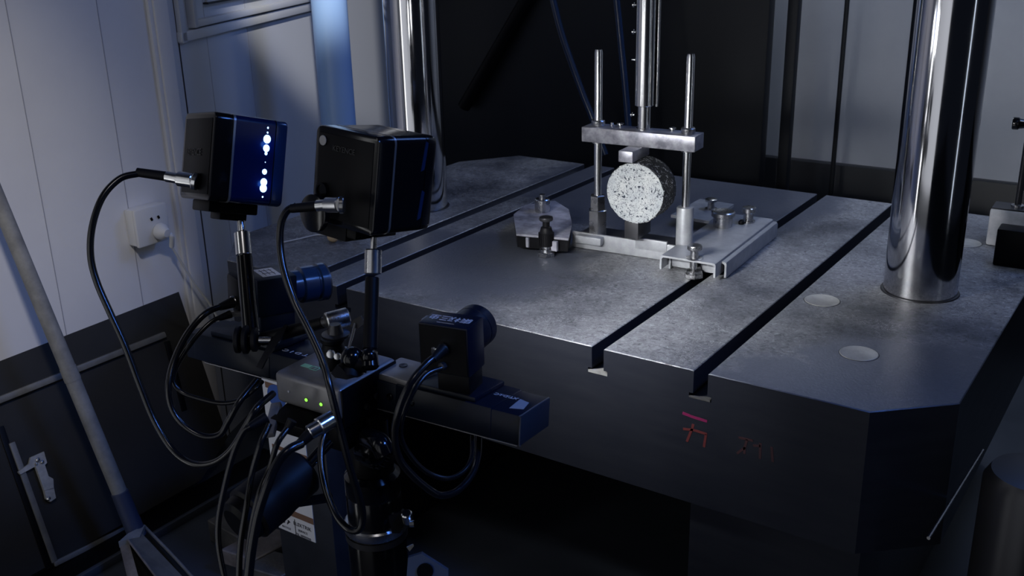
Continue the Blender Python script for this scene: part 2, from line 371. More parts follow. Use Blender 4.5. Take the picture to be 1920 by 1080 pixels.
g = G(); g.lathe(p0, (1, .05, -.1), [(0, .014), (.004, .0165), (.012, .0165), (.020, .012), (.026, .008), (.027, 0)]); g.obj('plug_body', 'socket_plastic', t)
e = XP(322, 462, WX + D + .012); G().tube([p0 + V((.014, .004, -.004)), p0 + V((.022, .012, -.012)), e], .0052).obj('strain_relief', 'socket_plastic', t)
G().tube([e, XP(345, 500, WX + .05), XP(372, 541, WX + .055), XP(398, 578, WX + .06), XP(430, 640, WX + .07)], .0024, 8).obj('cord', 'cord_white', t)
# sloping black board below the wall
tp = V((WX + .004, 0, .365)); bt = V((-1.60, 0, .02)); sl = (bt - tp).normalized(); bn = V((-sl.z, 0, sl.x)); bn = bn if bn.x > 0 else -bn
def BP(x, y, off=0):
    d = T(x, y, 1) - V((0, 0, CZ)); t_ = ((tp + bn * off) - V((0, 0, CZ))).dot(bn) / d.dot(bn); return V((0, 0, CZ)) + d * t_
bd = thing('hatch_board', (-1.62, .9, .01), 'black hatch board sloping out under the white wall', 'board')
pts = [BP(335, 547), BP(427, 820), BP(377, 900), BP(253, 970), BP(-60, 1145), BP(-330, 800), BP(-90, 712)]
G().prism(pts, -bn * .012).obj('sheet', 'black_board', bd)
def bar_on(a, b_, w_, h_, nm, mt, off=0, par=bd):
    A, B = BP(*a), BP(*b_); d = B - A; Rr = cols(d.normalized(), bn.cross(d.normalized()), bn)
    return G().box((A + B) / 2 + bn * (h_ / 2 + off), (d.length, w_, h_), Rr, bev=min(w_, h_) * .25).obj(nm, mt, par)
bar_on((-60, 773), (306, 628), .013, .012, 'rail', 'board_rail')
bar_on((100, 1058), (240, 988), .010, .006, 'rail', 'board_rail')
bar_on((20, 830), (101, 1054), .011, .006, 'frame_stile', 'board_rail')
bar_on((0, 800), (92, 1066), .012, .003, 'frame_gap', 'black')
bar_on((312, 640), (345, 770), .012, .004, 'frame_gap', 'black')
lt = thing('hatch_latch', BP(68, 885), 'pale grey metal toggle latch on the black hatch board', 'latch')
def LP(x, y, o=.004): return BP(x, y, o)
G().prism([LP(55, 858), LP(80, 847), LP(86, 868), LP(82, 872), LP(62, 876), LP(36, 890), LP(32, 885), LP(52, 870)], bn * .005).obj('hook_plate', 'latch_metal', lt)
G().prism([LP(64, 875, .008), LP(81, 871, .008), LP(88, 893, .008), LP(97, 898, .008), LP(98, 915, .008), LP(80, 920, .008)], bn * .006).obj('lever', 'latch_metal', lt)
G().prism([LP(80, 920, .006), LP(98, 914, .006), LP(102, 934, .006), LP(92, 941, .006), LP(84, 936, .006)], bn * .006).obj('catch', 'latch_metal', lt)
for a, r in (((70, 862), .004), ((78, 866), .0035), ((67, 870), .0025), ((90, 935), .004)):
    G().lathe(LP(*a, .009), bn, [(0, r), (.003, r), (.005, r * .6), (.0055, 0)], 12).obj('rivet', 'steel', lt)
# black kick strip at the foot of the board
struct(G().box((-1.565, .6, .006), (.08, 1.5, .012), bev=.002), 'baseboard_left', 'black')
struct(G().box((-1.53, .6, .008), (.010, 1.5, .016), bev=.002), 'trim_4', 'floor_paint')
# long-handled dustpan
A0, A1 = T(-70, 215, 1.66), T(252, 990, 1.86); ax = (A1 - A0).normalized()
dp = thing('long_handled_dustpan', A1, 'worn grey dustpan with a long handle leaning past the socket', 'dustpan')
G().cyl(A0, A1 - ax * .06, .0128, .0133).obj('handle', 'handle_grey', dp)
jn = A0.lerp(A1, .60); G().cyl(jn - ax * .012, jn + ax * .012, .0140).obj('joint_ring', 'handle_grey', dp)
G().cyl(A1 - ax * .075, A1 + ax * .018, .0150, .0165, bev=.002).obj('ferrule', 'handle_blue', dp, )
ZA, ZB, ZC, ZD = ZP(223, 1018, .075), ZP(270, 986, .070), ZP(385, 1110, .020), ZP(252, 1125, .012)
ZE, ZF = ZP(240, 1012, .085), ZP(322, 1120, .060)
G().prism([ZA, ZB, ZC, ZD], (0, 0, -.005)).obj('pan_floor', 'black_board', dp)
G().prism([ZE, ZP(262, 996, .085), ZP(372, 1112, .050), ZF], (0, 0, -.004)).obj('pan_hood', 'board_rail', dp)
G().prism([ZA + V((0, 0, .004)), ZP(240, 1010, .080), ZP(268, 1112, .045), ZP(246, 1114, .030)], (0, 0, -.006)).obj('side_rim', 'pan_grey', dp)
G().tube([ZE, ZE.lerp(ZF, .5), ZF], .0022, 8).obj('front_rim', 'pan_grey', dp)
G().tube([ZP(270, 986, .078), ZP(330, 1048, .060), ZP(385, 1110, .045)], .0028, 8).obj('side_rim', 'handle_grey', dp)
G().prism([ZP(222, 1016, .085), ZP(240, 1000, .092), ZP(272, 984, .085), ZP(262, 1006, .085)], (0, 0, -.012)).obj('shoulder', 'handle_grey', dp)

# ================================================================== PRESS TABLE
xl, xR, yf, yb, zb = -1.55, -.202, 1.187, 2.155, .315
tb = thing('press_table', ((xl + xR) / 2, (yf + yb) / 2, 0), 'heavy dark steel machine table with long grooves and chamfered corners', 'machine table')
slots = [(-1.25, .026, .010, .0), (-1.168, .022, .034, .007), (-.673, .0195, .034, .006), (-.5135, .021, .034, .006)]
xs = [xl] ; g = G()
# upper slab: lands between the grooves; lower slab carries them
cuts = []
for (cx, wd, dp_, fl) in slots: cuts.append((cx - wd / 2, cx + wd / 2))
edges = [xl] + [v for c_ in cuts for v in c_] + [xR]
lands = [(edges[i], edges[i + 1]) for i in range(0, len(edges), 2)]
cR, cLf, cLb, cRb = .081, .09, .105, .06
def outline(x):    # front and back y of the chamfered table at x
    f, bk = yf, yb
    if x > xR - .087: f = yf + (x - (xR - .087)) / .087 * cR
    if x < xl + .10: f = yf + ((xl + .10) - x) / .10 * .11
    if x < xl + .095: bk = yb - ((xl + .095) - x) / .095 * .13
    if x > xR - .07: bk = yb - (x - (xR - .07)) / .07 * .08
    return f, bk
def slab(x0, x1, z0, z1):
    brk = sorted({x0, x1} | {x for x in (xR - .087, xl + .10, xl + .095, xR - .07) if x0 < x < x1})
    low = [(x, outline(x)[0]) for x in brk]; hi = [(x, outline(x)[1]) for x in brk][::-1]
    t = bmesh.new(); A = [t.verts.new((x, y, z1)) for x, y in low + hi]; B = [t.verts.new((x, y, z0)) for x, y in low + hi]; n = len(A)
    t.faces.new(A).material_index = 0; q = t.faces.new(B[::-1]); q.material_index = 1
    for i in range(n):
        f = t.faces.new((A[i], B[i], B[(i + 1) % n], A[(i + 1) % n])); f.material_index = 1
    bmesh.ops.recalc_face_normals(t, faces=t.faces)
    te = [e for e in t.edges if all(abs(v.co.z - z1) < 1e-6 for v in e.verts)]
    if z1 == TZ: bmesh.ops.bevel(t, geom=te, offset=.0012, segments=1, affect='EDGES', material=0)
    return t
for i, (x0, x1) in enumerate(lands):
    finish('land', slab(x0, x1, TZ - .034, TZ), ['table_top', 'table_side'], tb)
under = []
e2 = [xl]
for (cx, wd, dp_, fl) in slots:
    if dp_ > .02: e2 += [cx - wd / 2 - fl, cx + wd / 2 + fl]
e2.append(xR)
for i in range(0, len(e2), 2):
    finish('slot_rib', slab(e2[i], e2[i + 1], TZ - .042, TZ - .034), ['table_side', 'table_side'], tb)
finish('bed', slab(xl, xR, zb, TZ - .042), ['table_side', 'table_side'], tb)
G().box((-1.25, 1.66, TZ - .019), (.0255, .94, .010)).obj('slot_floor', 'steel_rough', tb)
G().prism([(-.689, 1.1872, TZ - .0415), (-.657, 1.1872, TZ - .0415), (-.657, 1.200, TZ - .0415), (-.668, 1.205, TZ - .0415)], (0, 0, .004)).obj('slot_lit_patch', 'plug_metal', tb, 'lit patch in the end of the groove, shaped as a pale piece')  # light falling inside the groove, built as a pale solid
G().prism([(-.530, 1.1872, TZ - .0415), (-.499, 1.1872, TZ - .0415), (-.499, 1.198, TZ - .0415)], (0, 0, .003)).obj('slot_lit_patch', 'block_steel', tb)  # smaller, dimmer patch of light in the next groove, also a solid
# round filled plugs in the table top
for a, b1 in (((1508, 562), (1575, 565)), ((1574, 662), (1647, 664)), ((1781, 455), (1840, 456))):
    A, B = ZP(*a, TZ), ZP(*b1, TZ); c = (A + B) / 2; r = (B - A).length / 2
    rpl = G().lathe(c + V((0, 0, -.004)), (0, 0, 1), [(0, r), (.0046, r), (.005, r - .001), (.0043, r - .003), (.0043, 0)], 40).obj('round_plug', 'plug_metal', tb)
    G().lathe(c + V((0, 0, -.003)), (0, 0, 1), [(0, r + .0010), (.00315, r + .0010)], 40).obj('plug_joint', 'black', rpl)
G().box((-.4125, 1.67, zb / 2), (.245, .90, zb - .004)).obj('pedestal', 'table_side', tb)
G().box((-1.27, 1.67, zb / 2), (.24, .90, zb - .004)).obj('pedestal', 'table_side', tb)
G().box((-.84, 1.9, zb / 2), (.62, .3, zb - .004)).obj('web', 'black_board', tb)
G().cyl(XP(1741, 1009, -.196) + V((0, .11, 0)) * 0, XP(1843, 844, -.196), .0022, n=8).obj('bare_edge_strip', 'steel', tb, 'thin bright metal strip along the table side')
# red paint marks on the front
FR = cols(V((1, 0, 0)), V((0, 0, 1)), V((0, -1, 0)))
def fm(x, y):
    p = YP(x, y, yf); return p.x, p.z
def mark(lines, mt, nm, w_):
    g = G()
    for a, b1 in lines:
        (x0, z0), (x1, z1) = fm(*a), fm(*b1); d = V((x1 - x0, 0, z1 - z0)); L = d.length; d.normalize()
        g.box(((x0 + x1) / 2, yf - .0002, (z0 + z1) / 2), (L, .0006, w_), cols(d, V((0, 1, 0)), d.cross(V((0, 1, 0)))))
    g.obj(nm, mt, tb)
mark([((1280, 774), (1297, 781)), ((1297, 781), (1326, 790))], 'marker_pink', 'paint_mark', .0040)
mark([((1300, 795), (1297, 808)), ((1281, 804), (1300, 806)), ((1297, 806), (1288, 828)), ((1300, 806), (1326, 814)), ((1324, 814), (1320, 838))], 'marker_red', 'paint_mark', .0036)
mark([((1385, 820), (1412, 826)), ((1401, 824), (1396, 840)), ((1396, 840), (1382, 850)), ((1396, 838), (1396, 851)), ((1412, 835), (1426, 836)), ((1426, 830), (1425, 860)), ((1447, 838), (1449, 866))], 'marker_faint', 'paint_mark', .0034)
# chrome columns
def column(c, r, lab):
    t = thing('press_column', (c[0], c[1], TZ), lab, 'column')
    G().lathe((c[0], c[1], TZ), (0, 0, 1), [(0, r), (1.7, r)], 96).obj('shaft', 'column_chrome', t)
    G().lathe((c[0], c[1], TZ), (0, 0, 1), [(0, r + .004), (.002, r + .003), (.003, r + .0002)], 96).obj('seal_ring', 'dark_steel', t)
column((-.346, 1.655), .0563, 'thick chrome press column at the right of the grooved table')
column((-1.372, 1.655), .0563, 'thick chrome press column behind the two box lamps')

# ================================================================== LOADING FIXTURE
YR = yaw(3.9); FC = V((-.820, 1.595, .734))
def F(x, y, z): return V((FC.x, FC.y, 0)) + YR @ V((x, y, 0)) + V((0, 0, z))
fx = thing('splitting_test_frame', (FC.x, FC.y, TZ), 'bright steel loading frame with two rods and a crossbar over the speckled disc', 'test frame')
G().box(F(0, 0, .734), (.2116, .042, .0262), YR, bev=.0012).obj('crossbar', 'brushed_beam', fx)
rods = (-.0832, .0850)
for i, x in enumerate(rods):
    x0 = F(x, 0, 0)
    G().lathe(F(x, 0, .56), (0, 0, 1), [(0, .0071), (.315, .0071), (.320, .0058), (.3205, 0)], 28).obj('guide_rod', 'bright_rod', fx)
    G().lathe(F(x, 0, .7475), (0, 0, 1), [(0, .0115), (.0012, .0120), (.0085, .0120), (.0100, .0108), (.0105, .0074)], 28).obj('guide_collar', 'steel', fx)
    G().lathe(F(x, 0, .7205), (0, 0, -1), [(0, .0108), (.004, .0108), (.005, .008)], 28).obj('lower_bush', 'steel', fx)
# left rod stands in a hexagon nut, right rod in a smooth sleeve
G().lathe(F(rods[0], 0, .548), (0, 0, 1), [(0, .0165), (.001, .0178), (.045, .0178), (.046, .0160)], 6).obj('hex_nut', 'steel', fx)
G().lathe(F(rods[0], 0, .594), (0, 0, 1), [(0, .0145), (.026, .0145), (.0275, .012)], 6).obj('hex_nut', 'steel', fx)
G().lathe(F(rods[1], 0, .548), (0, 0, 1), [(0, .0148), (.068, .0148), (.0705, .0140), (.071, .0072)], 36).obj('sleeve', 'steel_rough', fx)
for x in (-.046, .052, .075, -.062):
    big_ = abs(x) < .06
    g = G(); g.lathe(F(x, .012, .747), (0, 0, 1), [(0, .0035), (.003, .0035), (.0035, .0062 if big_ else .003), (.0055, .0058 if big_ else .003), (.006, 0)], 16); g.obj('cap_screw', 'steel', fx)
G().box(F(-.002, -.026, .7115), (.0262, .072, .0190), YR, bev=.0008).obj('upper_bearing_block', 'brushed_beam', fx)
# base
G().box(F(-.01, .028, .5340), (.235, .070, .012), YR, bev=.001).obj('base_plate', 'dark_steel', fx)
G().box(F(-.022, -.014, .5360), (.210, .006, .030), YR, bev=.001).obj('front_flange', 'steel_rough', fx)
G().box(F(rods[0] - .004, -.022, .5420), (.050, .020, .014), YR, bev=.001).obj('foot_tab', 'steel_rough', fx)
G().box(F(.004, -.018, .5780), (.0262, .056, .032), YR, bev=.0008).obj('lower_bearing_block', 'dark_steel', fx)
G().box(F(.030, -.0155, .5460), (.060, .006, .020), YR, bev=.001).obj('raised_tab', 'steel_rough', fx)
for x, y in ((.02, -.006), (.045, .0), (-.05, -.004)):
    G().lathe(F(x, y, .540), (0, 0, 1), [(0, .0045), (.005, .0045), (.0055, .004), (.0056, 0)], 6).obj('hex_bolt', 'steel', fx)
# press piston
ps = thing('press_piston', F(.004, 0, .7475), 'polished round piston rod coming down onto the crossbar', 'piston')
G().lathe(F(.004, 0, .7475), (0, 0, 1), [(0, .0135), (.003, .0135), (.0035, .0108), (.045, .0108)], 40).obj('rod', 'bright_rod', ps)
G().lathe(F(.004, 0, .789), (0, 0, 1), [(0, .0152), (.001, .0162), (1.2, .0162)], 48).obj('tube', 'bright_rod', ps)
G().cyl(F(.0225, .010, .787), F(.0225, .010, 1.9), .0022).obj('guide_tube', 'bright_rod', ps)
G().box(F(.018, .014, 1.34), (.007, .02, 1.1), YR, bev=.002).obj('side_rail', 'black_gloss', ps)
for z, s_ in ((.956, 1), (.912, 1), (.866, .5), (.772, 1)):
    c = F(-.0165, -.002, z); G().lathe(c + V((.003, 0, 0)), (-1, -.2, .05), [(0, .0022), (.003, .0022), (.0035, .0042 * s_), (.006, .0040 * s_), (.0065, 0)], 12).obj('set_screw', 'bright_rod', ps)
# specimen disc, standing on edge with its flat face to the cameras
dc = YP(1193, 361, 1.54); dc = V((-.802, 1.54, .6480)); RD = .0537
dy = YR @ V((0, 1, 0)); sp = thing('concrete_disc', dc - V((0, 0, RD)), 'round concrete disc, white with black speckles, on edge in the frame', 'test specimen')
tbm = bmesh.new(); q = dy.to_track_quat('Z', 'X').to_matrix(); N = 96; rings = []
for k, (h, r0) in enumerate(((0, RD - .001), (.0, RD - .0012), (.0012, RD), (.014, RD), (.028, RD), (.042, RD), (.055, RD), (.056, RD - .001))):
    rg = []
    for i in range(N):
        a = 2 * math.pi * i / N; rr_ = r0 + (random.uniform(-.0009, .0005) if k > 0 else random.uniform(-.0012, .0003))
        rg.append(tbm.verts.new(dc + q @ V((rr_ * math.cos(a), rr_ * math.sin(a), h))))
    rings.append(rg)
for A, B in zip(rings[1:], rings[2:]):
    for i in range(N): tbm.faces.new((A[i], A[(i + 1) % N], B[(i + 1) % N], B[i]))
tbm.faces.new(rings[-1])
for v in rings[0]: tbm.verts.remove(v)
bmesh.ops.recalc_face_normals(tbm, faces=tbm.faces)
fcb = bmesh.new(); loop = [fcb.verts.new(v.co.copy()) for v in rings[1]]; loop2 = [fcb.verts.new(v.co - dy * .0008) for v in rings[1]]
fcb.faces.new(loop2); fcb.faces.new(loop[::-1])
for i in range(N): fcb.faces.new((loop[i], loop[(i + 1) % N], loop2[(i + 1) % N], loop2[i]))
bmesh.ops.recalc_face_normals(fcb, faces=fcb.faces)
finish('rim', tbm, 'speckle_side', sp, 'rough black rim with white flecks'); finish('painted_face', fcb, 'speckle_face', sp, 'white face with black speckles')
# right levelling channel
def channel(t, x0, x1, ya, yb_, zt, zb_, mt, nm='channel', th=.0035):
    prof = [(x0, zb_), (x0, zt - .004), (x0 + .0012, zt - .0012), (x0 + .004, zt), (x1 - .004, zt), (x1 - .0012, zt - .0012), (x1, zt - .004), (x1, zb_),
            (x1 - th, zb_), (x1 - th, zt - .006), (x1 - .006, zt - th), (x0 + .006, zt - th), (x0 + th, zt - .006), (x0 + th, zb_)]
    R_ = yaw(2.5); c = V(((x0 + x1) / 2, ya, 0))
    P = [c + R_ @ V((x - c.x, 0, 0)) + V((0, 0, z)) for x, z in prof]
    return G().prism(P, R_ @ V((0, yb_ - ya, 0))).obj(nm, mt, t)
def screwset(t, c, zlo, ztop, rk=.0115, dark=False):
    m1_ = 'dark_steel' if dark else 'steel'
    G().lathe((c[0], c[1], TZ), (0, 0, 1), [(0, .0150), (.001, .0165), (.008, .0165), (.009, .0150)], 6).obj('hex_foot', 'steel', t)
    G().lathe((c[0], c[1], TZ + .009), (0, 0, 1), [(0, .0125), (.004, .0125), (.005, .008), (.006, .0052), (ztop + .004 - TZ - .009, .0052)], 28).obj('screw', 'steel', t)
    G().lathe((c[0], c[1], ztop), (0, 0, 1), [(0, .0138), (.0012, .0142), (.0018, .0120)], 36).obj('washer', m1_, t)
    g = G(); g.lathe((c[0], c[1], ztop + .0015), (0, 0, 1), [(0, .0075), (.010, .0066), (.0125, .0066), (.0135, rk), (.0145, rk + .0006), (.020, rk + .0006), (.0215, rk), (.022, .006), (.0215, 0)], 40)
    for k in range(28):
        a = 2 * math.pi * k / 28; g.box((c[0] + (rk + .0006) * math.cos(a), c[1] + (rk + .0006) * math.sin(a), ztop + .0188), (.0012, .0012, .0048), yaw(math.degrees(a)))
    g.obj('knurled_knob', m1_, t)
ch = thing('right_levelling_channel', (-.69, 1.66, TZ), 'pale steel channel bracket with screws to the right of the disc', 'bracket')
ch.name = 'channel_bracket'; ORG[ch.name] = V((-.69, 1.66, TZ))
channel(ch, -.741, -.641, 1.520, 1.815, .5535, .5285, 'steel_rough')
channel(ch, -.7375, -.6335, 1.548, 1.815, .5490, .5215, 'steel_rough', 'outer_channel')
G().box((-.717, 1.553, .5365), (.034, .004, .024), yaw(2.5), bev=.002).obj('end_plate', 'steel_rough', ch)
G().box((-.664, 1.553, .5365), (.034, .004, .024), yaw(2.5), bev=.002).obj('end_plate', 'steel_rough', ch)
screwset(ch, (-.6835, 1.531), .52, .5535)
c = ZP(1355, 424, .5535); G().lathe((c.x, c.y, .5535), (0, 0, 1), [(0, .017), (.002, .0175), (.018, .0175), (.020, .0215), (.027, .0215), (.029, .0195), (.028, .012), (.026, 0)], 44).obj('adjusting_nut', 'steel', ch)
c = ZP(1403, 416, .5535); g = G(); g.lathe((c.x, c.y, .5535), (0, 0, 1), [(0, .0125), (.003, .0125), (.0035, .009), (.018, .009), (.0185, .0120), (.0195, .0128), (.027, .0128), (.0285, .0115), (.029, 0)], 36); g.obj('thumb_screw', 'steel', ch)
c = ZP(1390, 420, .5535); G().sph((c.x, c.y, .556), .006, 14).obj('lock_ball', 'black', ch)
# rear plate and bolt
rp = thing('rear_cross_plate', (-.80, 1.84, TZ), 'flat steel plate with a bolt lying behind the disc', 'plate')
G().prism([ZP(1258, 408, .535), ZP(1312, 378, .535), ZP(1376, 388, .535), ZP(1330, 420, .535)], (0, 0, .006)).obj('plate', 'steel_rough', rp)
G().box((-.80, 1.85, .5275), (.04, .03, .015)).obj('packer', 'steel_rough', rp)
c = ZP(1333, 392, .541); G().lathe((c.x, c.y, .5405), (0, 0, 1), [(0, .012), (.003, .012), (.0035, .0075), (.012, .0065), (.016, .0065), (.017, .0115), (.021, .012), (.022, .010), (.0225, 0)], 28).obj('bolt', 'steel', rp)
# left levelling bracket with dark base and pale top
lb = thing('channel_bracket', (-1.01, 1.57, TZ), 'dark bracket with a white smeared top and tall knob left of the disc', 'bracket')
R_ = yaw(2.5)
top = [ZP(968, 438, .556), ZP(963, 402, .556), ZP(985, 384, .556), ZP(1040, 376, .556), ZP(1066, 392, .556), ZP(1073, 420, .556), ZP(1066, 447, .556)]
G().prism(top, (0, 0, -.004)).obj('top_plate', 'smeared_white', lb)
low = [p_.lerp(V((-1.01, 1.57, .556)), .03) - V((0, 0, .0042)) for p_ in top]
G().prism(low, (0, 0, -.022)).obj('body', 'black', lb)
for a, b1 in (((985, 446), (1003, 458)), ((1046, 446), (1066, 460))):
    A = ZP(*a, .55); B = ZP(*b1, .532); cc = (A + B) / 2
    G().box((cc.x, top[0].y + .005 + (cc.x - top[0].x) * .1, .541), (abs(B.x - A.x) * 1.1, .006, .018), R_).obj('white_pad', 'smeared_white', lb)
c = ZP(1018, 483, TZ); c = (c.x, c.y + .012)
G().lathe((c[0], c[1], TZ), (0, 0, 1), [(0, .0150), (.001, .0165), (.008, .0165), (.009, .0150)], 6).obj('hex_foot', 'steel', lb)
G().lathe((c[0], c[1], TZ + .009), (0, 0, 1), [(0, .012), (.005, .012), (.006, .0085), (.012, .0085)], 24).obj('screw', 'steel', lb)
g = G(); g.lathe((c[0], c[1], TZ + .020), (0, 0, 1), [(0, .0125), (.001, .0135), (.024, .0135), (.026, .0115), (.034, .0095), (.036, .0065), (.045, .0065)], 32)
for k in range(22):
    a = 2 * math.pi * k / 22; g.box((c[0] + .0136 * math.cos(a), c[1] + .0136 * math.sin(a), TZ + .033), (.0012, .0016, .022), yaw(math.degrees(a)))
g.obj('knurled_barrel', 'rubber', lb)
G().lathe((c[0], c[1], TZ + .065), (0, 0, 1), [(0, .0065), (.002, .0120), (.005, .0128), (.008, .0120), (.009, .007), (.0085, 0)], 32).obj('knob_cap', 'dark_steel', lb)
c = ZP(1017, 396, .556); G().lathe((c.x, c.y, .556), (0, 0, 1), [(0, .0145), (.001, .0150), (.024, .0150), (.0255, .0135), (.026, .006), (.034, .006), (.0345, 0)], 36).obj('steel_spool', 'steel', lb)
# beige glove-like rag on the table's left
g = G(); c = ZP(622, 455, TZ)
g.sph(c + V((0, .005, .010)), .013, 18, (1, .8, .75)); g.sph(c + V((.006, .022, .014)), .011, 16, (.8, 1.2, .9)); g.sph(c + V((.03, .035, .016)), .010, 16, (1.2, .8, 1.1)); g.sph(c + V((-.004, .036, .012)), .009, 14, (.8, 1.3, .8))
tag(g.obj('crumpled_rag', 'beige'), 'small crumpled beige rag on the left of the table', 'rag')
g = G(); g.tube([ZP(527, 455, TZ + .002), ZP(560, 448, TZ + .002), ZP(600, 440, TZ + .002), ZP(640, 447, TZ + .002)], .0014, 8)
tag(g.obj('string', 'cord_white'), 'thin pale string lying across the table beside the beige rag', 'string')
# blue duct standing between the far-left wall and the table
c = T(640, 205, 2.42)
bp_ = thing('blue_duct', (c.x, c.y, 0), 'upright blue round pipe in front of the panelled wall', 'pipe')
G().lathe((c.x - .012, c.y - .0, 0), (0, 0, 1), [(0, .0405), (2.3, .0405)], 48).obj('shaft', 'blue_pipe', bp_)
G().lathe((c.x - .012, c.y, 0), (0, 0, 1), [(0, .060), (.012, .060), (.014, .0415)], 40).obj('flange', 'blue_pipe', bp_)
# posts and hoses at the back
def post(px0, py0, px1, py1, Y, w_, lab, nm='upright_post'):
    a, b1 = YP(px0, py0, Y), YP(px1, py1, Y); x = (a.x + b1.x) / 2
    tag(G().box((x, Y, 1.2), (w_, w_, 2.4), bev=.003).obj(nm, 'black_wall'), lab, 'post')
post(1489, 0, 1470, 340, 2.42, .026, 'narrow black square post rising behind the right half of the table')
post(1590, 0, 1562, 300, 2.66, .011, 'thin dark blurred post in front of the grey wall')
for P_, lab in (([(1025, -60), (1037, 0), (1052, 60), (1072, 120), (1094, 180), (1112, 225), (1135, 290)], 'slanting dark hose passing behind the left guide rod'),
                ([(1148, -60), (1156, 0), (1164, 80), (1172, 160), (1178, 235), (1182, 300)], 'nearly upright dark hose just left of the piston')):
    tag(G().tube([YP(x, y, 2.3) for x, y in P_], .0085, 12).obj('hydraulic_hose', 'lens_blue'), lab, 'hose')
# magnetic stand at the right edge
ms = thing('magnetic_stand', (-.22, 1.9, TZ), 'black and white based stand with a thin rod at the right edge', 'stand')
x0 = ZP(1858, 497, TZ)
G().box((x0.x + .04, x0.y + .022, TZ + .0325), (.078, .040, .065), yaw(2), bev=.003).obj('black_base', 'black', ms)
pr = ZP(1908, 388, TZ + .070)
G().box((pr.x + .004, pr.y, TZ + .034), (.090, .052, .068), yaw(2), bev=.004).obj('white_base', 'plastic_white', ms)
G().box((pr.x + .004, pr.y, TZ + .0690), (.086, .048, .002), yaw(2)).obj('top_plate', 'dark_steel', ms)

G().lathe(pr, (0, 0, 1), [(0, .0105), (.004, .0105), (.005, .0062), (.006, .0055), (.30, .0055)], 24).obj('rod', 'dark_steel', ms)
G().lathe(pr, (0, 0, 1), [(0, .0110), (.004, .0108), (.005, .007)], 24).obj('collar', 'steel', ms)
k = T(1912, 232, (pr - V((0, 0, CZ))).dot(FW)); G().lathe(k - V((.012, 0, 0)), (1, .1, 0), [(0, .010), (.002, .011), (.010, .011), (.012, .009), (.030, .006)], 24).obj('clamp_knob', 'black_gloss', ms)
# cylinder right of the table
cy = thing('floor_cylinder', (-.107, 1.237, 0), 'grey metal cylinder standing at the bottom right beside the table', 'cylinder')
G().lathe((-.105, 1.26, 0), (0, 0, 1), [(0, .058), (.44, .058), (.455, .050), (.46, 0)], 56).obj('body', 'dark_steel', cy)
G().lathe((-.105, 1.26, .0), (0, 0, 1), [(0, .064), (.012, .064), (.014, .0585)], 56).obj('foot_ring', 'black', cy)

# ================================================================== CAMERA RIG
RB = cols(V((.9966, .0817, -.0143)), V((-.0828, .991, -.1054)), V((.0056, .1063, .9943)))
BC = V((-.7923, .8158, .5945))
def B(x, y, z): return BC + RB @ V((x, y, z))
rig = thing('camera_bar', B(0, 0, -.0174), 'long black metal bar carrying both small cameras and the control box', 'bar')
G().box(B(.0, 0, 0), (.4835, .067, .0348), RB, bev=.0028).obj('beam', 'black_anod', rig)
G().box(B(.2423, 0, 0), (.0014, .0655, .0334), RB, bev=.0005).obj('end_cap', 'end_metal', rig)
g = G()
hw, hh = .0335, .0174
ring = [(-hw + .003, -hh), (-hw, -hh + .003), (-hw, hh - .003), (-hw + .003, hh), (hw - .003, hh)]
g.tube([B(.2422, y, z) for y, z in ring], .0008, 6, 2); g.obj('end_edge', 'silver_line', rig, 'bright edge line round the bar end')
for x in (-.165, .145):
    G().box(B(x, 0, .0010), (.125, .0695, .0352), RB, bev=.0022).obj('slide_carriage', 'black_anod', rig)
G().box(B(-.060, -.0338, -.0172), (.30, .0016, .0012), RB).obj('lower_edge_line', 'silver_line', rig)
G().box(B(.150, -.0338, -.0170), (.18, .0012, .0008), RB).obj('lower_edge_line', 'silver_line', rig)
RBT = RB @ M.Rotation(math.pi, 3, 'Z')     # lettering that reads from the far side
text('XT:D:I:C', B(.2035, .004, .0190), RBT, .0080, rig, 'print_white', squash=1.0)
G().prism([B(.222, -.022, .0175), B(.236, -.016, .0175), B(.232, .004, .0175), B(.219, .008, .0175)], RB @ V((0, 0, .0004))).obj('logo_patch', 'badge_grey', rig)
text('3D DIC', B(.064, -.006, .0178), RBT, .0075, rig, 'print_grey')
text('XT D I C 3D', B(-.082, -.016, .0178), RBT, .0095, rig, 'print_white', squash=1.3)
for x in (.075, .105):
    G().lathe(B(x, -.0336, .001), RB @ V((0, -1, 0)), [(0, .0042), (.0015, .0042), (.0022, .003), (.0008, .002), (.0008, 0)], 20).obj('side_screw', 'black_gloss', rig)
# ---- control box on the bar
HX, HY, HZ = -.782, .7755, .612
RH = yaw(1.5)
def H(x, y, z): return V((HX, HY, HZ)) + RH @ V((x, y, 0)) + V((0, 0, z))
hb = thing('control_box', H(0, 0, -.03), 'grey aluminium control box with two green lights on the bar centre', 'control box')
G().box(H(0, 0, -.004), (.098, .100, .038), RH, bev=.006, seg=3).obj('housing', 'hub_metal', hb)
G().box(H(.0492, .0, -.010), (.002, .094, .046), RH, bev=.0009).obj('side_plate', 'black', hb)
bpl = G().box(H(.072, .040, .0045), (.060, .050, .010), RH, bev=.003).obj('bracket_plate', 'hub_metal', hb)
G().lathe(H(.062, .045, .0096), (0, 0, 1), [(0, .005), (.0012, .005), (.0012, .0022), (.0004, 0)], 20).obj('screw_head', 'dark_steel', bpl)
for i, (px, py) in enumerate(((569, 752), (598, 760))):
    p = H(-.001 + .022 * i, -.0502, -.0085); gl = G().lathe(p, RH @ V((0, -1, 0)), [(0, .0021), (.0008, .0020), (.0013, 0)], 14).obj('green_light', 'led_green', hb, 'small glowing green light')
    G().lathe(p + V((0, .0002, 0)), RH @ V((0, -1, 0)), [(0, .0029), (.0004, .0029)], 16).obj('light_bezel', 'dark_steel', gl)
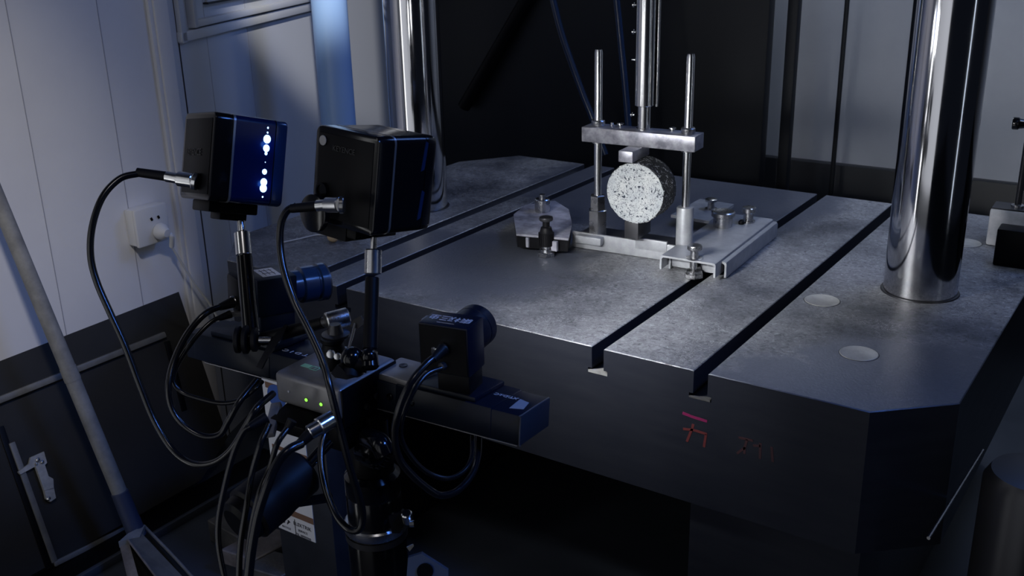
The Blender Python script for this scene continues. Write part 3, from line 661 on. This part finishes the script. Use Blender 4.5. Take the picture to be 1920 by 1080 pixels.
G().lathe(H(-.027, -.0502, -.0045), RH @ V((0, -1, 0)), [(0, .0016), (.001, .0014), (.0014, 0)], 14).obj('reset_button', 'led_white', hb)
G().box(H(-.0265, -.0195, .0152), (.0125, .0075, .0004), RH).obj('sticker', 'print_mint', hb, 'small mint green sticker')
strokes([(-.005, -.004, .005, -.004), (-.005, .004, .005, .004), (-.005, -.004, -.005, .004), (.005, -.004, .005, .004), (0, -.0015, .001, .0015)], H(-.0130, -.0205, .0153), RH, .0010, hb, 'print_mint')
for y in (-.012, -.030):
    G().lathe(H(.0500, y + .02, -.012 + y * .3), RH @ V((1, 0, 0)), [(0, .0038), (.003, .0038), (.0035, .002), (.0015, .0018), (.0015, 0)], 16).obj('side_port', 'dark_steel', hb)
# connectors under the front of the box
G().box(H(-.012, -.052, -.034), (.052, .040, .018), RH @ M.Rotation(.25, 3, 'X'), bev=.002).obj('connector_block', 'black', hb)
G().box(H(-.036, -.070, -.0335), (.012, .050, .007), RH @ M.Rotation(.35, 3, 'X') @ M.Rotation(.55, 3, 'Z'), bev=.001).obj('metal_plug_shell', 'hub_metal', hb)
G().box(H(.03, -.02, -.045), (.030, .05, .042), RH, bev=.003).obj('lower_bracket', 'black', hb)
# ---- box lamps
def lamp(c, r, f, u, dims, lab, leds):
    R_ = cols(V(r), V(f), V(u)); c = V(c); W, D_, H_ = dims
    def L(x, y, z): return c + R_ @ V((x, y, z))
    t = thing('box_lamp', L(0, 0, -H_ / 2 - .012), lab, 'lamp', 'square black box lamps on arms')
    G().rprism(L, W, H_, -D_ / 2, -D_ / 2 + .0215, .008, .002).obj('back_cover', 'black_gloss', t)
    G().box(L(0, -D_ / 2 - .0003, 0), (W - .014, .001, H_ - .014), R_, bev=.0004).obj('back_plate', 'black', t)
    G().rprism(L, W + .0006, H_ + .0006, -D_ / 2 + .0215, -D_ / 2 + .0240, .008).obj('seam_line', 'silver_line', t, 'thin silver line round the lamp body')
    G().rprism(L, W, H_, -D_ / 2 + .0240, D_ / 2 - .016, .008).obj('body', 'body_glow_blue' if leds else 'black_gloss', t)
    G().rprism(L, W - .002, H_ - .002, D_ / 2 - .016, D_ / 2 - .0145, .007).obj('front_groove', 'black', t)
    G().rprism(L, W, H_, D_ / 2 - .0145, D_ / 2, .008, 0, .003).obj('front_cover', 'lens_blue' if leds else 'black_gloss', t)
    G().box(L(0, D_ / 2 + .0002, 0), (W - .016, .0012, H_ - .016), R_, bev=.0004).obj('light_panel', 'lamp_face', t, 'glowing white light panel')
    if leds:
        for k in range(8): G().box(L(-.012 + k * .0001, -.006 + k * .0052, H_ / 2 - .0005), (.004, .0026, .0024), R_).obj('top_vent', 'led_white', t)
        for z, rr_ in ((.0355, .0011), (.0300, .0010), (.0225, .0046), (.0120, .0040), (.0060, .0018), (-.0040, .0006), (-.0150, .0030), (-.0270, .0042), (-.0340, .0044), (-.0440, .0010)):
            G().sph(L(W / 2 + .0001, .0185, z + .004), rr_, 14, (.35, 1, 1.1), R_).obj('light_slot', 'led_blue', t, 'glowing blue-white light dot')
        for z in (.021, -.026):
            l = bpy.data.lights.new('lamp_glow', 'POINT'); l.energy = .006; l.color = (.05, .22, 1); l.shadow_soft_size = .004
            o = bpy.data.objects.new('lamp_glow', l); COL.objects.link(o); o.location = R_ @ V((W / 2 + .007, .0185, z)) + c - ORG[t.name]; o.parent = t
    else:
        G().lathe(L(-W / 2 + .013, -D_ / 2 - .0014, H_ / 2 - .015), R_ @ V((0, -1, 0)), [(0, .0052), (.0006, .0052), (.0008, 0)], 28).obj('round_badge', 'badge_grey', t, 'round pale grey dot in the top corner')
        G().lathe(L(-W / 2 + .017, -D_ / 2 - .0012, -H_ / 2 + .034), R_ @ V((0, -1, 0)), [(0, .0085), (.003, .0085), (.003, .0065), (.001, .006), (.001, 0)], 28).obj('empty_port', 'black_gloss', t)
        for z in (.030, -.022): G().prism([L(W / 2, .020, z - .016), L(W / 2, .025, z - .014), L(W / 2, .028, z + .014), L(W / 2, .024, z + .016)], R_ @ V((.0006, 0, 0))).obj('side_window', 'lens_blue', t)
    FR_ = cols(V(r), V(u), -V(f))
    text('KEYENCE', L(-.008 if leds else -.002, -D_ / 2 - .0017, .004 if leds else .030), FR_, .011 if leds else .008, t, 'print_grey')
    return t, L, R_
l1 = ((-.9474, .8029, .8407), (.9435, -.2933, .1544), (.3254, .9086, -.262), (-.0635, .2974, .9526), (.094, .0881, .0999))
l2 = ((-.7279, .8023, .8458), (.995, -.0944, -.0314), (.0882, .9831, -.1605), (.046, .1569, .9865), (.0952, .0841, .1013))
def ortho(l):
    r = V(l[1]).normalized(); f = V(l[2]); f = (f - r * f.dot(r)).normalized(); return (l[0], r, f, r.cross(f), l[4])
l1, l2 = ortho(l1), ortho(l2)
t1, L1, R1 = lamp(*l1, 'black box lamp glowing with blue-white dots, left of the pair', True)
t2, L2, R2_ = lamp(*l2, 'dark black box lamp with a grey dot, right of the pair', False)
for L_, R_, t_, pw in ((L1, R1, t1, .62), (L2, R2_, t2, 1.25)):
    tgt = V((-.86, 1.50, .52)) if t_ is t1 else V((-.62, 1.48, .50))
    s = bpy.data.lights.new('lamp_beam', 'AREA'); s.shape = 'RECTANGLE'; s.size = .07; s.size_y = .07; s.energy = pw; s.color = (.97, .98, 1); s.spread = math.radians(66)
    o = bpy.data.objects.new('lamp_beam', s); COL.objects.link(o); p = L_(0, .048, 0); o.location = p - ORG[t_.name]; o.parent = t_
    o.rotation_euler = (tgt - p).to_track_quat('-Z', 'Y').to_euler()
# mounts under the lamps
G().box(L1(-.005, -.004, -.056), (.052, .060, .013), R1, bev=.002).obj('mount_plate', 'black', t1)
G().box(L1(-.012, .004, -.066), (.030, .034, .010), R1, bev=.002).obj('mount_foot', 'black', t1)
G().box(L2(-.012, -.004, -.056), (.052, .060, .012), R2_, bev=.002).obj('mount_plate', 'black', t2)
G().lathe(L2(-.030, -.050, -.040), R2_ @ V((0, -1, 0)), [(0, .020), (.006, .020), (.007, .018), (.007, 0)], 32).obj('mount_disc', 'black_gloss', t2)
G().prism([L2(-.0476, -.035, -.030), L2(-.054, -.035, -.031), L2(-.052, -.035, -.066), L2(.0, -.035, -.066), L2(.0, -.035, -.0506), L2(-.0476, -.035, -.0506)], R2_ @ V((0, .03, 0))).obj('mount_bracket', 'black', t2)
# ---- arms
def ez(p, q_, f): return V(p).lerp(V(q_), f)
a1 = thing('lamp_arm', T(640, 660, 1.13), 'jointed black arm reaching left from the control box to the glowing lamp', 'support arm', 'arms holding the box lamps')
J1 = T(472, 636, 1.20); top1 = T(452, 415, 1.225); k1 = J1.lerp(top1, (636 - 480) / (636 - 415)); k2 = J1.lerp(top1, (636 - 436) / (636 - 415))
G().cyl(J1, k1, .0100, .0092, bev=.001).obj('upper_tube', 'black_gloss', a1)
G().cyl(k1 + (top1 - k1) * 0, k2, .0095, bev=.001).obj('silver_collar', 'bright_rod', a1)
G().cyl(k2, top1, .0048).obj('stud', 'steel', a1)
for dx, r_ in ((-.013, .0155), (-.004, .0165), (.006, .0140)):
    c0 = J1 + RI * dx; G().lathe(c0 - FW * .010 - RI * .003, RI, [(0, r_ - .002), (.001, r_), (.005, r_), (.006, r_ - .002)], 32).obj('joint_disc', 'rubber', a1)
G().sph(J1, .013, 24).obj('joint_ball', 'black_gloss', a1)
E1 = T(606, 604, 1.17); G().cyl(J1 + RI * .012, E1, .0078, .0072).obj('lower_tube', 'black', a1)
G().cyl(E1 - (E1 - J1).normalized() * .004, T(628, 600, 1.165), .0062).obj('neck', 'dark_steel', a1)
S0, S1 = T(611, 604, 1.155), T(653, 593, 1.165); G().cyl(S0, S1, .0105, bev=.0012).obj('silver_barrel', 'steel', a1)
wk = J1 + RI * .018 - FW * .012
g = G(); g.prism([T(480, 688, 1.165), T(495, 660, 1.165), T(505, 640, 1.165), T(520, 622, 1.17), T(535, 608, 1.17), T(538, 612, 1.17), T(527, 636, 1.165), T(512, 655, 1.165), T(500, 672, 1.165), T(490, 692, 1.165)], FW * .008); g.obj('wing_lever', 'black_gloss', a1)
G().cyl(J1 + RI * .012 - FW * .014, J1 + RI * .026 - FW * .014, .0035).obj('lever_pin', 'steel', a1)
c = T(625, 655, 1.135); G().lathe(c + V((0, 0, -.020)), (0, 0, 1), [(0, .016), (.004, .017), (.020, .013), (.028, .011), (.030, .013), (.034, .013)], 28).obj('swivel_block', 'black', a1)
G().lathe(T(630, 633, 1.14) , (0, 0, 1), [(0, .013), (.002, .0155), (.005, .0155), (.006, .009), (.016, .006)], 28).obj('swivel_dish', 'dark_steel', a1)
a2 = thing('lamp_arm', T(665, 705, 1.08), 'upright black arm with ball joints under the dark lamp', 'support arm', 'arms holding the box lamps')
P0, P1, P2, P3, P4 = T(692, 690, 1.085), T(698, 520, 1.10), T(699, 514, 1.10), T(700, 467, 1.10), T(701, 445, 1.10)
G().cyl(T(694, 655, 1.085), P1, .0078, .0074, bev=.001).obj('upper_tube', 'black', a2)
G().cyl(P2, P3, .0092, bev=.0012).obj('silver_collar', 'steel', a2); G().cyl(P3, P4, .0034).obj('stud', 'steel', a2)
G().cyl(T(694, 693, 1.075), T(692, 655, 1.08), .0098, .0085, bev=.003).obj('joint_housing', 'black_gloss', a2)
G().sph(T(692, 668, 1.075), .0088, 28).obj('joint_ball', 'black_gloss', a2)
G().sph(T(660, 672, 1.08), .0125, 30).obj('joint_ball', 'black_gloss', a2)
G().cyl(T(660, 676, 1.08), T(690, 682, 1.08), .0100).obj('cross_link', 'black', a2)
G().cyl(T(655, 700, 1.085), T(660, 676, 1.082), .015, .0105, bev=.003).obj('base_cup', 'black', a2)
G().prism([T(620, 700, 1.07), T(632, 684, 1.07), T(638, 688, 1.07), T(650, 701, 1.07), T(672, 706, 1.07), T(650, 712, 1.07), T(628, 708, 1.07)], FW * .006).obj('locking_ring_lug', 'black_gloss', a2)
G().cyl(T(654, 652, 1.10), T(666, 607, 1.115), .0016, n=10).obj('chrome_lever', 'bright_rod', a2)
G().prism([T(656, 612, 1.115), T(662, 600, 1.115), T(676, 592, 1.115), T(684, 606, 1.115), T(672, 616, 1.115)], FW * .008).obj('lever_tab', 'dark_steel', a2)
G().lathe(T(633, 668, 1.085), -FW, [(0, .004), (.004, .0035), (.0045, 0)], 8).obj('hex_screw', 'bright_rod', a2)
G().lathe(T(620, 664, 1.09), -FW, [(0, .005), (.003, .004), (.0035, 0)], 10).obj('hex_screw', 'bright_rod', a2)
# ---- cameras on the bar
def fitcam2():
    k = 1.10
    c = V((-.5653, .7161, .7226)); cc = V((0, 0, CZ)) + (c - V((0, 0, CZ))) * k
    R_ = cols(V((.9848, .1735, .006)), V((-.1735, .9848, -.0037)), V((-.0066, .0026, 1)))
    s_ = V((.0525, .0344, .050)) * k
    def L(x, y, z): return cc + R_ @ V((x, y, z))
    t = thing('measuring_camera', L(0, 0, -.05), 'black camera with white lettering on top, near the bar\'s right end', 'camera', 'small cameras on the bar')
    G().box(L(0, 0, 0), (s_.x, s_.y, s_.z), R_, bev=.0022).obj('body', 'black_anod', t)
    G().box(L(0, -s_.y / 2 - .0004, 0), (s_.x - .004, .001, s_.z - .004), R_).obj('back_plate', 'black', t)
    G().lathe(L(.004, s_.y / 2 - .001, .002), R_ @ V((0, 1, 0)), [(0, .0235), (.004, .0240), (.020, .0240), (.021, .0232), (.022, .0240), (.034, .0240), (.036, .022), (.033, .018), (.031, 0)], 48).obj('lens', 'black_anod', t)
    G().box(L(-s_.x / 2 - .003, .004, .018), (.006, .014, .012), R_, bev=.002).obj('side_tab', 'hub_metal', t)
    G().box(L(.008, .0, -s_.z / 2 - .010), (.038, .032, .022), R_, bev=.002).obj('mount_block', 'black', t)
    G().lathe(L(.002, -s_.y / 2, .002), R_ @ V((-.45, -1, -.15)), [(0, .0066), (.002, .0074), (.013, .0074), (.014, .0058)], 28).obj('connector', 'bright_rod', t)
    G().lathe(L(.000, -s_.y / 2, -.017), R_ @ V((-.3, -1, 0)), [(0, .0045), (.005, .0045), (.006, .003)], 8).obj('lock_screw', 'dark_steel', t)
    tz = s_.z / 2 + .0002; w3 = .0011
    seg = []
    def ch_(ox, lines):
        for a in lines: seg.append((ox + a[0], a[1], ox + a[2], a[3]))
    ch_(-.015, [(-.005, .004, .004, .004), (-.004, .001, .004, .001), (-.0005, .005, -.0005, -.005), (-.005, -.002, .004, -.002), (-.004, -.005, -.0005, -.002), (.004, -.005, .001, -.002), (-.005, .004, -.005, -.004)])
    ch_(-.004, [(-.003, .005, -.003, -.005), (-.005, .002, -.001, .002), (-.005, -.002, -.001, -.001), (.001, .004, .005, .004), (.002, .001, .005, -.005), (.005, .001, .001, -.005)])
    ch_(.006, [(-.003, .0045, .003, .0045), (-.0025, 0, .0025, 0), (-.004, -.0045, .004, -.0045)])
    ch_(.0165, [(0, .005, 0, -.005), (-.0035, .003, .0035, .003), (-.0035, -.001, .0035, -.001), (-.0045, -.0045, .0045, -.0045), (-.0035, .003, -.0035, -.001), (.0035, .003, .0035, -.001)])
    strokes([(-a * 1.15, -b_ * 1.1, -c_ * 1.15, -d * 1.1) for a, b_, c_, d in seg], L(0, 0.0, tz), R_, w3, t, 'print_white')
    G().box(L(.0, -s_.y * .32, tz), (.020, .0005, .0003), R_).obj('underline', 'print_white', t)
    return t, L, R_, s_
c2, C2, RC2, s2 = fitcam2()
cb = thing('camera_carriage', B(.145, 0, .019), 'flat black sliding plate under the right camera', 'mounting plate')
G().box(B(.143, 0, .0215), (.085, .064, .006), RB, bev=.0015).obj('plate', 'black_anod', cb)
def cam1():
    # optical axis towards the specimen, seen from behind on the left
    cc = T(500, 560, 1.30); f = (V((-.86, 1.6, .62)) - cc).normalized(); f.z = -.08; f.normalize(); 
    f = V((.36, .93, -.07)).normalized(); r = f.cross(V((0, 0, 1))).normalized(); u = r.cross(f); R_ = cols(r, f, u)
    def L(x, y, z): return cc + R_ @ V((x, y, z))
    t = thing('measuring_camera', L(0, 0, -.045), 'black camera with a blue-lit lens behind the left arm of the bar', 'camera', 'small cameras on the bar')
    G().box(L(0, .004, .010), (.054, .052, .048), R_, bev=.002).obj('body', 'black_anod', t)
    G().box(L(-.014, -.030, .010), (.040, .018, .044), R_, bev=.005).obj('rear_housing', 'black', t)
    G().box(L(0, .004, -.030), (.050, .046, .034), R_, bev=.002).obj('mount_block', 'black_anod', t)
    ln = G().lathe(L(.002, .030, .012), f, [(0, .020), (.012, .020), (.014, .0235), (.032, .0235), (.034, .021), (.036, .021), (.037, .0245), (.046, .0245), (.047, .022), (.043, .018), (.042, 0)], 48).obj('lens', 'lens_blue', t)
    G().lathe(L(.002, .076, .012), f, [(0, .0245), (.002, .0245), (.0022, .0235)], 48).obj('lens_ring', 'dark_steel', ln)
    lpt = G().box(L(.0, .002, .0342), (.034, .024, .0004), R_).obj('label_plate', 'badge_grey', t)
    strokes([(-.012, .006, .012, .006), (-.012, 0, .010, 0), (-.012, -.006, .012, -.006), (-.008, .008, -.008, -.008), (.004, .008, .004, -.008)], L(0, .002, .0345), R_, .0009, lpt, 'print_dark')
    G().cyl(T(455, 562, 1.29), T(434, 568, 1.285), .0085, bev=.001).obj('connector', 'steel', t)
    G().box(T(440, 588, 1.28), (.022, .010, .006), R_ @ yaw(70), bev=.001).obj('usb_plug', 'silver_line', t)
    return t
cam_1 = cam1()
ca = thing('camera_carriage', B(-.14, 0, .019), 'flat black sliding plate under the left camera', 'mounting plate')
G().box(B(-.150, .002, .0215), (.105, .064, .006), RB, bev=.0015).obj('plate', 'black_anod', ca)
# ---- cables
def cable(pts, r, lab, conn=None, name='cable', cat='cable', boots=()):
    P = [T(*p) for p in pts]
    o = thing(name, P[0], lab, cat, 'black cables of the camera rig')
    G().tube(P, r * 1.15, 14, 8).obj('cord', 'cable', o)
    for (a, b1, ra, rb) in boots: G().cyl(T(*a), T(*b1), ra, rb).obj('strain_relief', 'rubber', o)
    for (a, b1, ra) in (conn or ()): G().cyl(T(*a), T(*b1), ra * 1.12, bev=.0008).obj('connector', 'bright_rod', o)
    return o
cable([(262, 325, 1.19), (225, 335, 1.18), (192, 370, 1.17), (173, 425, 1.165), (170, 480, 1.165), (182, 530, 1.165), (208, 590, 1.165), (235, 650, 1.165), (262, 722, 1.165), (290, 790, 1.165), (325, 845, 1.16), (362, 870, 1.15), (400, 868, 1.14), (432, 845, 1.13), (458, 805, 1.12), (482, 765, 1.12), (512, 738, 1.15)], .0034,
      'thick black cable looping down from the glowing lamp', [((312, 331, 1.19), (341, 336, 1.185), .0056), ((335, 335, 1.185), (364, 339, 1.18), .0078), ((362, 339, 1.18), (371, 341, 1.18), .0090)],
      boots=[((257, 323, 1.19), (314, 331, 1.19), .0052, .0056)])
cable([(556, 386, 1.05), (538, 396, 1.05), (527, 420, 1.05), (525, 455, 1.05), (532, 505, 1.045), (552, 565, 1.04), (582, 625, 1.03), (606, 680, 1.02), (622, 740, 1.01), (640, 815, 1.02), (657, 880, 1.03), (673, 930, 1.04), (680, 965, 1.05), (674, 992, 1.055), (655, 993, 1.06), (633, 970, 1.07), (615, 930, 1.08), (604, 885, 1.09), (602, 845, 1.10), (610, 810, 1.11), (628, 780, 1.13)], .0033,
      'long black cable hanging from the dark lamp across the control box', [((594, 386, 1.045), (616, 384, 1.04), .0052), ((613, 384, 1.04), (638, 384, 1.03), .0070), ((636, 384, 1.03), (646, 384, 1.03), .0080)],
      boots=[((546, 391, 1.05), (597, 386, 1.045), .0046, .0054)])
cable([(420, 572, 1.27), (385, 588, 1.25), (352, 625, 1.24), (327, 675, 1.23), (316, 725, 1.22), (322, 765, 1.22), (345, 798, 1.22), (380, 818, 1.22), (412, 815, 1.22), (428, 790, 1.22), (448, 755, 1.22), (482, 712, 1.24)], .0034,
      'black cable looping from the left camera under the bar', boots=[((436, 567, 1.28), (412, 576, 1.265), .0068, .0045)])
cable([(425, 592, 1.26), (398, 602, 1.25), (365, 635, 1.24), (335, 680, 1.235), (325, 712, 1.23), (340, 735, 1.23), (375, 748, 1.23), (415, 756, 1.23), (450, 750, 1.23), (478, 730, 1.23), (492, 715, 1.24)], .0024,
      'thinner black cable curving below the left camera cable', boots=[((432, 589, 1.27), (410, 597, 1.26), .0050, .0035)])
cable([(822, 665, 1.03), (800, 682, 1.02), (770, 718, 1.01), (749, 765, 1.01), (740, 812, 1.02), (748, 858, 1.03), (775, 893, 1.04), (805, 918, 1.05), (828, 929, 1.06), (858, 920, 1.08), (885, 890, 1.10), (896, 855, 1.12), (898, 820, 1.14)], .0032,
      'black cable looping down from the right camera', boots=[((831, 654, 1.035), (812, 674, 1.025), .0058, .0040)])
cable([(828, 690, 1.04), (800, 702, 1.03), (775, 735, 1.02), (756, 780, 1.02), (752, 820, 1.03), (770, 855, 1.04), (800, 885, 1.05), (838, 897, 1.06), (868, 885, 1.08), (884, 858, 1.10), (886, 818, 1.13)], .0022,
      'thinner black cable inside the right camera loop')
cable([(470, 799, 1.02), (456, 810, 1.02), (438, 850, 1.02), (422, 910, 1.02), (410, 975, 1.02), (411, 1030, 1.02), (425, 1100, 1.02)], .0026, 'leftmost of the cables dropping from the control box', boots=[((500, 783, 1.03), (462, 804, 1.02), .0060, .0035)])
cable([(505, 795, 1.02), (488, 835, 1.01), (472, 890, 1.01), (462, 950, 1.0), (451, 1020, 1.0), (447, 1100, 1.0)], .0027, 'black cable dropping second from the left below the control box')
cable([(542, 800, 1.01), (520, 832, 1.0), (505, 880, 1.0), (485, 930, .99), (470, 1000, .99), (460, 1100, .99)], .0026, 'shiny black cable dropping just left of the silver connector', boots=[((548, 788, 1.01), (538, 806, 1.01), .0050, .0035)])
cable([(566, 831, 1.0), (540, 845, .99), (518, 872, .985), (500, 915, .98), (484, 965, .98), (472, 1030, .98), (464, 1100, .98)], .0040, 'thickest dropping cable, ending in a silver connector at the control box',
      [((579, 812, 1.005), (600, 800, 1.01), .0068), ((597, 801, 1.01), (625, 784, 1.02), .0080)], boots=[((560, 834, 1.0), (584, 811, 1.005), .0045, .0062)])
# ---- tripod head and column
tx, ty = -.762, .80
tp_ = thing('tripod', (tx, ty, 0), 'black tripod column and head under the camera bar', 'tripod')
def ring_(z0, prof, nm, mt, n=48): return G().lathe((tx, ty, z0), (0, 0, 1), prof, n).obj(nm, mt, tp_)
ring_(.0, [(0, .030), (.03, .034), (.405, .036), (.41, .034)], 'lower_column', 'black_gloss')
ring_(.405, [(0, .0375), (.002, .0385), (.011, .0385), (.013, .0365)], 'chrome_ring', 'steel')
ring_(.395, [(0, .038), (.008, .038)], 'chrome_ring', 'dark_steel')
ring_(.418, [(0, .0335), (.035, .0335), (.037, .0325), (.040, .0335), (.062, .0335), (.068, .028)], 'upper_column', 'black_gloss')
ring_(.484, [(0, .026), (.012, .028), (.03, .024), (.05, .022), (.085, .022)], 'pan_head', 'black')
G().box((tx, ty - .0, .566), (.060, .060, .016), RH, bev=.003).obj('head_plate', 'black', tp_)
kc = T(706, 850, 1.16)
g = G(); g.lathe(kc - V((.02, 0, 0)), (1, -.25, .15), [(0, .010), (.004, .015), (.024, .015), (.030, .012), (.032, .008), (.033, 0)], 28)
for k in range(12):
    a = 2 * math.pi * k / 12; qx = V((1, -.25, .15)).normalized(); ob = qx.orthogonal().normalized(); oc = qx.cross(ob)
    g.cyl(kc - V((.014, 0, 0)) + (ob * math.cos(a) + oc * math.sin(a)) * .015, kc + qx * .008 + (ob * math.cos(a) + oc * math.sin(a)) * .015, .0022, n=8)
g.obj('pan_knob', 'black_gloss', tp_)
G().tube([T(690, 820, 1.15), T(712, 832, 1.13), T(722, 850, 1.13)], .012, 16).obj('head_lug', 'black_gloss', tp_)
G().prism([T(728, 968, 1.19), T(752, 958, 1.19), T(764, 972, 1.19), T(750, 1000, 1.19), T(735, 1000, 1.19)], FW * .014).obj('collar_clamp', 'black_gloss', tp_)
G().cyl(T(762, 962, 1.18), T(766, 978, 1.19), .0062, bev=.0012).obj('clamp_bolt', 'bright_rod', tp_)
G().lathe(T(768, 982, 1.18), RI, [(0, .004), (.005, .004), (.0055, 0)], 12).obj('clamp_nut', 'bright_rod', tp_)
G().prism([T(762, 1026, 1.17), T(775, 1020, 1.17), T(776, 1024, 1.17), T(768, 1034, 1.17)], FW * .003).obj('spring_clip', 'bright_rod', tp_)
for k in range(3):
    a = math.radians((20, 140, 262)[k]); d = V((math.cos(a), math.sin(a), 0)); top_ = V((tx, ty, .33)) + d * .04; ft = V((tx, ty, 0)) + d * (.20 if k != 1 else .15)
    lg = G().cyl(top_, ft + V((0, 0, .012)), .013, .010, bev=.002).obj('leg', 'black_gloss', tp_)
    G().lathe(ft, (0, 0, 1), [(0, .016), (.010, .016), (.016, .010)], 20).obj('rubber_foot', 'rubber', lg)
# blue-grey leg plate with a hole
pc = [T(765, 1046, 1.20), T(790, 1038, 1.20), T(840, 1070, 1.20), T(842, 1110, 1.20), T(760, 1110, 1.20)]
lpl = G().prism(pc, FW * .010).obj('leg_plate', 'plate_blue', tp_)
G().lathe(T(797, 1071, 1.199), -FW, [(0, .0095), (.0012, .0095), (.0012, .0065), (-.003, .006), (-.003, 0)], 28).obj('plate_hole', 'black_gloss', lpl)
# pan handle with thick grip
ph = thing('pan_handle', T(450, 950, 1.06), 'short fat black grip handle sticking out left of the tripod', 'handle')
hA, hB = T(462, 968, 1.07), T(570, 880, 1.12); hd_ = (hB - hA).normalized(); HL = (hB - hA).length
G().lathe(hA, hd_, [(0, .024), (.004, .030), (HL * .45, .0295), (HL * .55, .028), (HL - .004, .027), (HL, .023)], 40).obj('grip', 'rubber', ph)
G().lathe(hA - hd_ * .014, hd_, [(0, .018), (.004, .024), (.014, .026)], 36).obj('end_cap', 'black', ph)
G().cyl(hB, T(618, 828, 1.14), .0062).obj('shaft', 'black_gloss', ph)
tag(G().cyl(T(520, 948, 1.12), T(618, 932, 1.17), .0052, .0060).obj('handle_rod', 'black_gloss'), 'thin black rod crossing in front of the white label below the grip', 'rod')
# dark cabinet with warning sticker
bx = thing('equipment_case', (-1.12, 1.06, 0), 'dark upright case with a tall white label behind the tripod', 'case')
lbp = [YP(488, 700, 1.0), YP(525, 994, 1.0), YP(598, 1016, 1.0), YP(557, 740, 1.0)]
xa, xb = (lbp[0].x + lbp[1].x) / 2, (lbp[2].x + lbp[3].x) / 2; z0, z1 = (lbp[1].z + lbp[2].z) / 2, .43
G().box((xa + .062, 1.075, .215), (.128, .148, .43), bev=.004).obj('body', 'box_dark', bx)
lw = xb - xa; xm = (xa + xb) / 2
lbj = G().box((xm, 1.0004, (z0 + z1) / 2), (lw, .0012, z1 - z0)).obj('label', 'paper', bx, 'tall white printed label')
# recycling mark: three bent arrows; text rows; brown bands; blue sign
def lz(py): return YP(560, py, 1.0).z
for py, h_ in ((740, .010), (853, .007), (912, .010), (967, .011)): G().box((xm + .004, .9994, lz(py)), (lw * .92, .0006, h_)).obj('brown_band', 'print_brown', lbj)
G().lathe((xm - lw * .14, .9998, lz(752) - .004), (0, -1, 0), [(0, .020), (.0008, .020)], 36).obj('blue_sign', 'print_blue', lbj)
def rows(x, py, txt, s_, w_=1): return text(txt, (x, .9992, lz(py)), FR, s_, lbj, 'print_dark', 'printed_line', .0001, w_)
rows(xm + .02, 788, 'MACHINE', .009); rows(xm + .02, 800, 'SAFETY', .007); rows(xm + .02, 882, 'NOTICE', .009); rows(xm + .02, 893, 'TECHNICAL', .006)
rows(xm + .008, 938, 'MODEL No.', .009); rows(xm + lw * .18, 984, 'ELEKTRIK', .0095); rows(xm + lw * .18, 994, 'SERVICE', .006); rows(xm + lw * .18, 1002, 'TEL 00000000', .006)
rc = V((xm - lw * .27, .9993, lz(984)))
g = G()
for k in range(3):
    a = 2 * math.pi * k / 3 + math.pi / 2
    p = [rc + V((math.cos(a + o_) * r_, 0, math.sin(a + o_) * r_)) for o_, r_ in ((-.75, .009), (.25, .009), (.35, .011), (.75, .0065), (.3, .0035), (.25, .0055), (-.55, .0055))]
    g.prism(p, (0, .0004, 0))
g.obj('recycling_mark', 'print_dark', lbj)
rows(rc.x, 998, 'RECYCLE', .005)
G().box((xm - lw * .02, .9994, (lz(975) + z0) / 2 - .002), (.0010, .0006, .032)).obj('rule_line', 'print_dark', lbj)
# steel blocks on the floor, left of the case
def blk(a, b1, c_, h_, z_, lab, mt='block_steel'):
    A, B_, C_ = ZP(*a, z_ + h_), ZP(*b1, z_ + h_), ZP(*c_, z_ + h_); D_ = A + C_ - B_
    g = G(); g.prism([A, B_, C_, D_], (0, 0, -h_)); bmesh.ops.bevel(g.bm, geom=list(g.bm.edges), offset=.002, segments=1, affect='EDGES')
    tag(g.obj('steel_block', mt), lab, 'block', 'steel blocks on the floor')
blk((476, 1050), (412, 1030), (500, 985), .030, .030, 'pale topped steel bar lying across the other blocks', 'pan_grey')
blk((524, 1082), (458, 1062), (515, 1032), .060, .0, 'rough dark steel block lowest against the dark case')
blk((450, 1010), (388, 975), (425, 955), .045, .0, 'dark steel bar behind the pale topped bar')
# low dark foot bar on the floor under the table
